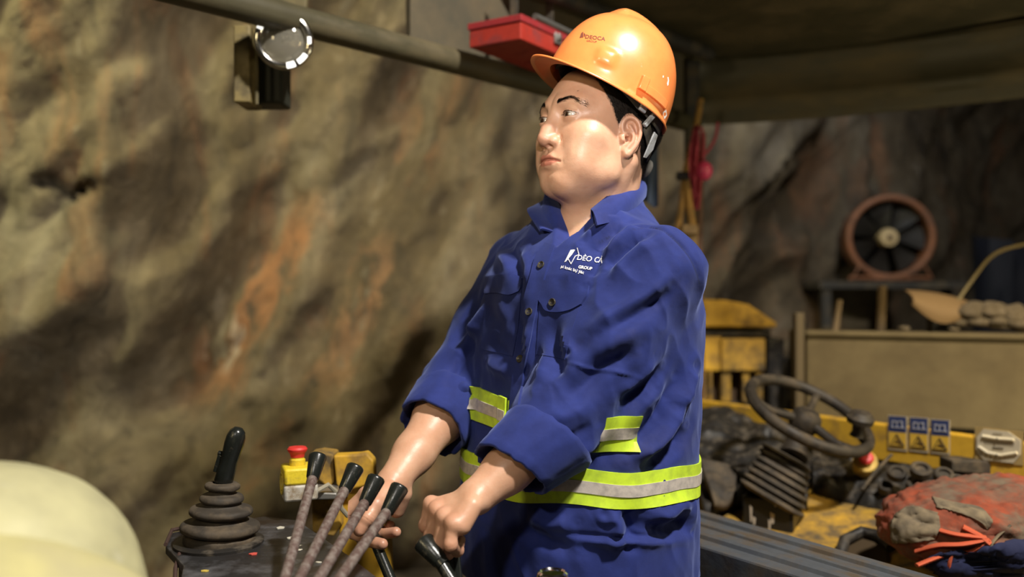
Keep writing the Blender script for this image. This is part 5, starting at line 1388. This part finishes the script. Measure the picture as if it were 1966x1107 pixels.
# ---- blue-grey steel beam by the man's hip
bm_ = thing('steel_beam', (.5, 1.5, .88), 'blue-grey folded steel channel beam running past the hip of the man', 'beam')
bt = [V3(.330, 1.84, .885), V3(.372, 1.745, .885), V3(.80, 1.10, .885), V3(.64, 1.06, .885), V3(.318, 1.50, .885)]
mb = MB(); mb.prism(bt, V3(0, 0, -.09)); mb.build('channel', steel_blue, bm_, smooth=False, bevel=.004)
mb = MB()
for f0, hgt in ((.28, .008), (.52, .006), (.80, .009)):
    a = bt[0]*(1-f0)+bt[4]*f0; b_ = bt[2]*(1-f0)+bt[3]*f0; mb.tube([a, b_], hgt, 8)
mb.build('fold_ridges', steel_blue, bm_)
mb = MB(); mb.box(V3(.55, 1.36, .39), (.10, .08, .78)); mb.build('leg', steel_dark, bm_, bevel=.004)

# ---- bundle of dirty cloth
bn_ = thing('cloth_bundle', P(1870, 1070, 1.62), 'bundle of muddy sacking wrapped in torn orange cloth at the right', 'bundle')
#BEGIN_BUNDLE
def bun_sdf(Q, c, br):
    o_ = P(1905, 1016, 1.66)
    d = ell(Q, o_+np.array([.02, .03, .0]), (.185, .150, .082)); d = smin(d, ell(Q, P(1800, 1014, 1.62), (.095, .10, .052)), .04)
    d = smin(d, ell(Q, P(1935, 1050, 1.58), (.12, .08, .07)), .04)
    q = Q*np.array([14, 14, 20])
    w_ = fbm(q[:]*.6, 3, 12)
    return d+.014*w_
def make_bundle(): return mesh_sdf(bun_sdf, (.52, 1.36, .66), (1.20, 1.96, 1.06), .0045, 16)
#END_BUNDLE
uV, uF = make_bundle()
un = vnormals(uV, uF)
rk = fbm(uV@np.array([[10, 3, 2], [-4, 12, 0], [12, 5, 26.]]), 4, 3)
uV2 = uV+un*(.007*(1-2*np.abs(rk))+.0025*(1-2*np.abs(fbm(uV@np.array([[30, 8, 5], [-10, 40, 0], [30, 12, 70.]]), 3, 8))))[:, None]
cloth_m, nt, b = newmat('orange_cloth'); f = noise_fac(nt, 12, 8, .65, (1, 1, 2.2)); f2 = noise_fac(nt, 60, 5)
cc = mix(nt, ramp(nt, f, [(.40, 0.), (.60, 1.)]), (.27, .050, .018, 1), (.18, .042, .020, 1)); cc = mix(nt, ramp(nt, noise_fac(nt, 7, 8, .7), [(.44, 0.), (.56, .95)]), cc, (.12, .095, .065, 1)); cc = mix(nt, ramp(nt, f2, [(.35, .5), (.6, 0.)]), cc, (.10, .04, .025, 1))
nt.links.new(cc, b.inputs['Base Color']); setin(b, Roughness=.9); bump(nt, b, f2, .5, .003)
mud_m = dirty('muddy_sack', (.20, .155, .095, 1), (.10, .080, .055, 1), 18, .42, .62, .95)
mesh_obj('orange_wrap', uV2, uF, cloth_m, bn_)
sb_ = bvh_of(uV2, uF)
def conform(rows, name, mat, parent, th=.005, lift=.003, n=(24, 30), amp=.003, seed=1):
    R = np.array([spline([(a, b_, 0) for a, b_ in r], n[1]) for r in rows]); G = np.array([spline(R[:, j], n[0]) for j in range(n[1])]).transpose(1, 0, 2)
    T = np.zeros(G.shape); last = P(1860, 1000, 1.55)
    for i in range(G.shape[0]):
        for j in range(G.shape[1]):
            p, nn2 = cast(sb_, G[i, j, 0], G[i, j, 1]); last = p+nn2*lift if p is not None else last; T[i, j] = last
    h_ = fbm(T.reshape(-1, 3)*60, 3, seed).reshape(T.shape[:2]); T = T+V3(0, -1, .3)*(amp*np.abs(h_))[:, :, None]
    mb = MB(); mb.grid(T, V3(0, th, -th*.3)); return mb.build(name, mat, parent, sharp=180)
conform([[(1722, 985), (1750, 972), (1800, 985)], [(1712, 1010), (1760, 1000), (1805, 1010)], [(1716, 1040), (1760, 1040), (1795, 1035)]], 'sack_end', mud_m, bn_)
conform([[(1790, 955), (1830, 965), (1880, 975), (1905, 1000)], [(1800, 975), (1840, 985), (1880, 1000), (1895, 1018)]], 'mud_streak', mud_m, bn_, seed=4)
conform([[(1790, 1062), (1850, 1050), (1900, 1048), (1964, 1040)], [(1770, 1085), (1850, 1080), (1900, 1078), (1964, 1075)], [(1770, 1104), (1850, 1106), (1900, 1106), (1964, 1106)]], 'blue_cloth', plain('blue_cloth', (.008, .012, .050, 1), .9, bumpy=.6, bscale=60), bn_, lift=.010, amp=.006)
def strip(path, r, mat, name, lift=.012, sq=.5):
    q = []
    for a, b_ in path:
        p, n2 = cast(sb_, a, b_); q.append(p+n2*lift*.4 if p is not None else P(a, b_, 1.52))
    mb = MB(); mb.tube(list(spline(q, 24)), r, 8, squash=sq); return mb.build(name, mat, bn_)
or2 = plain('bright_orange_strip', (.48, .085, .032, 1), .8, bumpy=.5)
for pth in ([(1900, 1040), (1860, 1055), (1810, 1064), (1760, 1085)], [(1895, 1035), (1850, 1040), (1800, 1045), (1760, 1052)], [(1890, 1030), (1840, 1025), (1805, 1020)], [(1900, 1045), (1880, 1030), (1850, 1010)], [(1825, 1062), (1822, 1085), (1820, 1100)]):
    strip(pth, .0075, or2, 'torn_strip')
strip([(1936, 1010), (1915, 1030), (1900, 1050), (1898, 1075), (1905, 1104)], .0035, mud_m, 'cord')

# ---- yellow motor house behind
mh = thing('motor_housing', P(1400, 770, 3.3), 'yellow motor housing with a sloping hood and a slatted base behind the man', 'motor housing')
def box_px(x0, y0, x1, y1, Y, dY, mat, name, parent, bev=.005, sk=0.):
    a = P(x0, y1, Y); c_ = P(x1, y0, Y); mb = MB(); mb.prism([a, V3(c_[0], Y+sk, a[2]), V3(c_[0], Y+sk, c_[2]), V3(a[0], Y, c_[2])], V3(0, dY, 0)); return mb.build(name, mat, parent, smooth=False, bevel=bev)
mb = MB(); a = [P(1300, 628, 3.2), P(1492, 628, 3.2), P(1492, 620, 3.2), P(1438, 584, 3.2), P(1395, 576, 3.2), P(1300, 576, 3.2)]; mb.prism(a, V3(0, .35, 0)); mb.build('hood', yellow, mh, smooth=False, bevel=.01)
box_px(1300, 632, 1480, 646, 3.24, .3, black_rub, 'gap_band', mh)
box_px(1300, 646, 1385, 712, 3.22, .3, yellow, 'front_panel', mh)
box_px(1386, 650, 1470, 712, 3.20, .3, yellow2, 'inspection_door', mh)
mb = MB(); mb.lathe([(.001, 0), (.012, 0), (.012, .006), (.001, .006)], P(1424, 694, 3.19), (0, -1, 0), 14); mb.build('door_latch', black_rub, mh)
for k, (x0, x1) in enumerate(((1322, 1330), (1338, 1344), (1350, 1356), (1362, 1368), (1386, 1404), (1426, 1440), (1452, 1466))):
    box_px(x0, 712, x1, 772, 3.22, .03, yellow2, 'slat', mh)
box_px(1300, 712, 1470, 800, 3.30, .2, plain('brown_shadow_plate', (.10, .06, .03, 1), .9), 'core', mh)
box_px(1474, 650, 1506, 790, 3.25, .3, black_rub, 'side_block', mh); box_px(1506, 688, 1524, 790, 3.22, .3, black_rub, 'side_step', mh)
mb = MB(); mb.box(V3(.85, 3.4, .45), (.30, .28, .90)); mb.build('plinth', steel_dark, mh)

# ---- dusty radiator panel
rd = thing('radiator_cabinet', P(1750, 850, 2.85), 'wide dusty olive cabinet side behind the yellow panel', 'cabinet')
A0 = P(1548, 640, 2.95); B0 = P(2120, 640, 2.62)
mb = MB(); mb.prism([V3(A0[0], A0[1], .88), V3(B0[0], B0[1], .88), V3(B0[0], B0[1], 1.17), V3(A0[0], A0[1], 1.17)], V3(.05, .35, 0)); mb.build('side_sheet', brown_dust, rd, smooth=False, bevel=.006)
mb = MB(); mb.tube([V3(A0[0], A0[1]-.01, 1.172), V3(B0[0], B0[1]-.01, 1.172)], .010, 8); mb.build('top_flange', brown_dust, rd)
box_px(1528, 600, 1545, 790, 2.90, .04, plain('olive_post', (.11, .08, .04, 1), .9), 'corner_post', rd)
mb = MB(); mb.box(V3(1.45, 2.98, .44), (.8, .25, .88)); mb.build('plinth', steel_dark, rd)
for (px, py, w_, nm) in ((1606, 612, 4, 'a'), (1690, 592, 7, 'b')):
    pass
tp_ = plain('tan_pipe', (.20, .14, .075, 1), .8)
for a_, b_, w_ in ((P(1612, 575, 3.05), P(1603, 640, 3.05), .011), (P(1694, 548, 3.1), P(1691, 640, 3.1), .016)): mb = MB(); mb.tube([a_, b_], w_, 8); mb.build('stub_pipe', tp_, rd)
cw = thing('curved_guard', P(1800, 600, 2.95), 'tan curved sheet guard lying on the dusty cabinet', 'guard')
g = [];
for s_ in np.linspace(0, 1, 16):
    t0 = P(1738+118*s_, 556+2*s_+18*s_*s_, 2.86); t1 = P(1752+95*s_, 585+36*math.sin(s_*math.pi*.75), 2.80); g.append([t0*(1-q)+t1*q+V3(0, -.03, 0)*math.sin(q*math.pi) for q in np.linspace(0, 1, 8)])
mb = MB(); mb.grid(np.array(g), V3(0, .012, 0)); mb.build('sheet', plain('tan_sheet', (.20, .12, .045, 1), .8, bumpy=.3, bscale=30), cw)
mb = MB(); mb.box(P(1800, 618, 2.90), (.05, .05, .09)); mb.build('foot', steel_dark, cw)
# rubble heap on the cabinet: loose stones
stone_m = dirty('dusty_stone', (.10, .072, .036, 1), (.16, .12, .07, 1), 30, .4, .65, .95)
def stone(c_, r_, label, grp, seed):
    bm = bmesh.new(); bmesh.ops.create_icosphere(bm, subdivisions=3, radius=1)
    V = np.array([v.co[:] for v in bm.verts]); F = [tuple(v.index for v in f.verts) for f in bm.faces]; bm.free()
    V = V*(1+.28*fbm(V*1.3+seed*3.1, 3, seed))[:, None]*np.asarray(r_)
    o = mesh_obj('stone', V+c_, F, stone_m, None, True, c_-V3(0, 0, r_[2])); tag(o, label, 'stone', grp); return o
k_ = 0
for (px, py, rx1, rz1, lab) in ((1868, 598, .050, .030, 'large tan stone leaning beside the curved guard'), (1905, 596, .055, .030, 'flat tan stone at the middle of the heap on the cabinet'), (1945, 604, .050, .035, 'rounded stone at the right end of the heap'), (1885, 615, .045, .022, 'low stone under the flat one on the cabinet'), (1925, 618, .050, .022, 'dusty stone in front of the heap on the right'), (1848, 617, .035, .018, 'small stone below the curved guard'), (1966, 622, .055, .026, 'stone cut by the right edge of the picture'), (1832, 630, .020, .008, 'pale pebble on the cabinet edge below the guard'), (1736, 630, .020, .008, 'pale pebble alone on the middle of the cabinet edge')):
    k_ += 1; Yk = 2.92-(px-1548)/572*.33+.04; stone(P(px, py, Yk+.03), (rx1, rx1*.8, rz1), lab, 'stones on the dusty cabinet', k_)
# bent rod
rdp = [P(1838, 578, 2.85), P(1868, 535, 2.85), P(1898, 497, 2.85), P(1930, 478, 2.85), P(1990, 465, 2.85)]
mb = MB(); mb.tube(list(spline(rdp, 20)), .0055, 8); o = mb.build('bent_rod', plain('ochre_rod', (.20, .15, .06, 1), .7), None); tag(o, 'thin bent ochre rod rising over the stones at the right', 'rod')

# ---- drum fan
fn = thing('drum_fan', P(1710, 527, 5.2), 'round orange-rimmed drum fan with a pale hub in the far right background', 'fan')
fc = P(1710, 455, 5.2); fa = nrm(V3(-.16, -1, -.02)); rr = 80*5.2/1700
f_or = dirty('fan_orange', (.30, .12, .055, 1), (.18, .09, .055, 1), 12, .4, .65, .5)
mb = MB(); mb.lathe([(rr*.92, -.26), (rr*.93, -.02), (rr*.97, .01), (rr, 0), (rr*.985, -.03), (rr*.96, -.26)], fc, fa, 56, cap=False); mb.build('drum', f_or, fn)
mb = MB(); x_, y_, _ = frame_from(fa); mb.tube([fc+x_*math.cos(t)*rr*.955+y_*math.sin(t)*rr*.955 for t in np.linspace(0, 2*math.pi, 49)[:-1]], rr*.075, 10, close=True); mb.build('rim_ring', f_or, fn)
for k in range(7):
    a0 = 2*math.pi*k/7; g = []
    for r_ in np.linspace(.2, .88, 6): g.append([fc-fa*(.10+.03*q)+(x_*math.cos(a0+q*.35)+y_*math.sin(a0+q*.35))*rr*r_ for q in np.linspace(-1, 1, 5)])
    mb = MB(); mb.grid(np.array(g), fa*.004); mb.build('blade', plain('fan_blade', (.02, .018, .015, 1), .6) if k == 0 else bpy.data.materials['fan_blade'], fn)
mb = MB(); mb.lathe([(.001, 0), (rr*.20, -.004), (rr*.22, -.03), (rr*.22, -.14)], fc-fa*.02, fa, 24, cap=False); mb.build('hub', plain('pale_hub', (.55, .42, .22, 1), .6), fn)
mb = MB(); mb.lathe([(.001, 0), (.02, 0), (.02, .01), (.001, .01)], fc-fa*.018, fa, 10); mb.build('hub_nut', plain('brown_nut', (.2, .14, .07, 1), .6), fn)
mb = MB(); mb.lathe([(.001, 0), (rr*.95, 0)], fc-fa*.25, fa, 40); mb.build('back_grille', plain('fan_back', (.012, .011, .009, 1), .9), fn)
mb = MB()
for s_ in (-1, 1):
    mb.tube([fc+V3(s_*rr*.75, -.02, -rr*.65), fc+V3(s_*rr*.95, -.02, -rr*.98), fc+V3(s_*rr*.5, -.02, -rr*.96)], .010, 8)
mb.tube([fc+V3(-rr*1.0, 0, -rr*.99), fc+V3(rr*.95, 0, -rr*.99)], .014, 8); mb.build('stand', f_or, fn)
rk_ = thing('equipment_rack', V3(2.2, 5.3, 0), 'dark equipment rack carrying the drum fan', 'rack')
mb = MB(); mb.box(V3(fc[0]+.05, 5.35, fc[2]-rr-.035), (1.0, .5, .04)); mb.build('shelf', steel_dark, rk_)
for sx in (-.45, .45):
    for sy in (-.2, .2): mb = MB(); mb.box(V3(fc[0]+.05+sx, 5.35+sy, (fc[2]-rr-.05)/2), (.05, .05, fc[2]-rr-.05)); mb.build('leg', steel_dark, rk_)

# ---- blue tarpaulin hanging far right
g = []
for i in range(50):
    x = 2.55+i*.03
    g.append([V3(x, 4.9+.06*math.sin(i*.9)+.03*math.sin(i*2.1+z*3), z) for z in np.linspace(.0, 1.62-.006*i, 16)])
mb = MB(); mb.grid(np.array(g), V3(0, .01, 0)); o = mb.build('tarpaulin', plain('navy_tarp', (.002, .004, .012, 1), .8), None); tag(o, 'dark blue tarpaulin hanging in folds behind the stones at the far right', 'tarpaulin')

# ---- things hanging at the canopy post behind the man
hb = thing('hose_bundle', P(1320, 440, 2.75), 'yellow-brown hoses strapped to the canopy post behind the hard hat', 'hoses')
hose_y = dirty('ochre_hose', (.40, .22, .045, 1), (.18, .11, .04, 1), 20, .45, .65); hose_b = plain('brown_hose', (.10, .05, .03, 1), .7)
mb = MB(); mb.tube(list(spline([P(1346, 190, 2.78), P(1338, 235, 2.78), P(1326, 290, 2.78), P(1316, 330, 2.78), P(1308, 400, 2.78), P(1300, 445, 2.78)], 24)), .010, 10); mb.build('hose', hose_y, hb)
mb = MB(); mb.tube(list(spline([P(1318, 330, 2.77), P(1322, 380, 2.77), P(1331, 440, 2.77)], 14)), .012, 10); mb.build('hose', hose_y, hb)
mb = MB(); mb.tube(list(spline([P(1350, 255, 2.80), P(1346, 350, 2.80), P(1343, 500, 2.80), P(1347, 700, 2.84), P(1346, 790, 2.86)], 24)), .009, 10); mb.build('hose', hose_b, hb)
mb = MB(); mb.box(P(1314, 338, 2.76), (.05, .03, .025)); mb.build('clamp', black_rub, hb, bevel=.003)
mb = MB(); mb.box(P(1324, 440, 2.76), (.050, .03, .030)); mb.box(P(1328, 480, 2.78), (.034, .03, .12)); mb.build('lower_bracket', dirty('ochre_bracket', (.26, .16, .05, 1), (.14, .09, .04, 1), 20, .4, .6), hb, bevel=.003)
rg = thing('pink_rag', P(1337, 400, 2.70), 'dull pink rag and ribbon tied to the hoses behind the man', 'rag')
pk = plain('pink_cloth', (.36, .045, .075, 1), .8, bumpy=.5, bscale=60)
g = []
for i, t in enumerate(np.linspace(0, 1, 24)):
    c0_ = np.array(spline([(1338, 240, 0), (1333, 290, 0), (1336, 340, 0), (1338, 402, 0)], 24)[i][:2]); w_ = 4+8*math.sin(t*math.pi)
    g.append([P(c0_[0]+w_*q, c0_[1], 2.70+.012*math.sin(q*6+t*9)) for q in np.linspace(-1, 1, 9)])
mb = MB(); mb.grid(np.array(g), V3(0, .006, 0)); mb.build('rag_cloth', pk, rg)
mb = MB(); mb.tube(list(spline([P(1348, 300, 2.71), P(1362, 285, 2.71), P(1374, 262, 2.71), P(1378, 235, 2.71)], 12)), .0045, 8); mb.tube(list(spline([P(1333, 262, 2.71), P(1340, 244, 2.71), P(1350, 256, 2.71), P(1350, 330, 2.71)], 12)), .0045, 8); mb.build('ribbon', pk, rg)
bl = MB(); bl.lathe([(.025*math.sin(t)+1e-4, -.030*math.cos(t)) for t in np.linspace(.02, 3.12, 20)], P(1352, 328, 2.70), (0, 0, 1), 24, cap=False); o = bl.build('pink_ball', plain('pink_plastic', (.62, .06, .16, 1), .3), None); tag(o, 'glossy pink ball tied beside the pink rag', 'ball')
bl = MB(); bl.lathe([(.011*math.sin(t)+1e-4, -.011*math.cos(t)) for t in np.linspace(.02, 3.12, 14)], P(1343, 495, 2.78), (0, 0, 1), 16, cap=False); o = bl.build('red_cap', plain('red_plastic', (.50, .02, .05, 1), .4), None); tag(o, 'small red cap on the brown hose just behind the shoulder', 'cap')
# dark blue jacket hanging behind the neck
g = []
for i in range(26):
    t = i/25; g.append([P(1212+52*t, 262+130*q+6*math.sin(t*9), 2.62+.02*math.sin(t*14+q*2)) for q in np.linspace(0, 1, 14)])
mb = MB(); mb.grid(np.array(g), V3(0, .012, 0)); jk = mb.build('hanging_jacket', plain('dull_blue_cloth', (.030, .045, .075, 1), .9, bumpy=.4, bscale=40), None); tag(jk, 'dull blue jacket hanging from the canopy behind the neck of the man', 'jacket')
mb = MB(); mb.tube([P(1238, 262, 2.62), V3(P(1238, 262, 2.62)[0], 2.62, 2.085)], .004, 6); mb.build('hanging_cord', black_rub, jk)
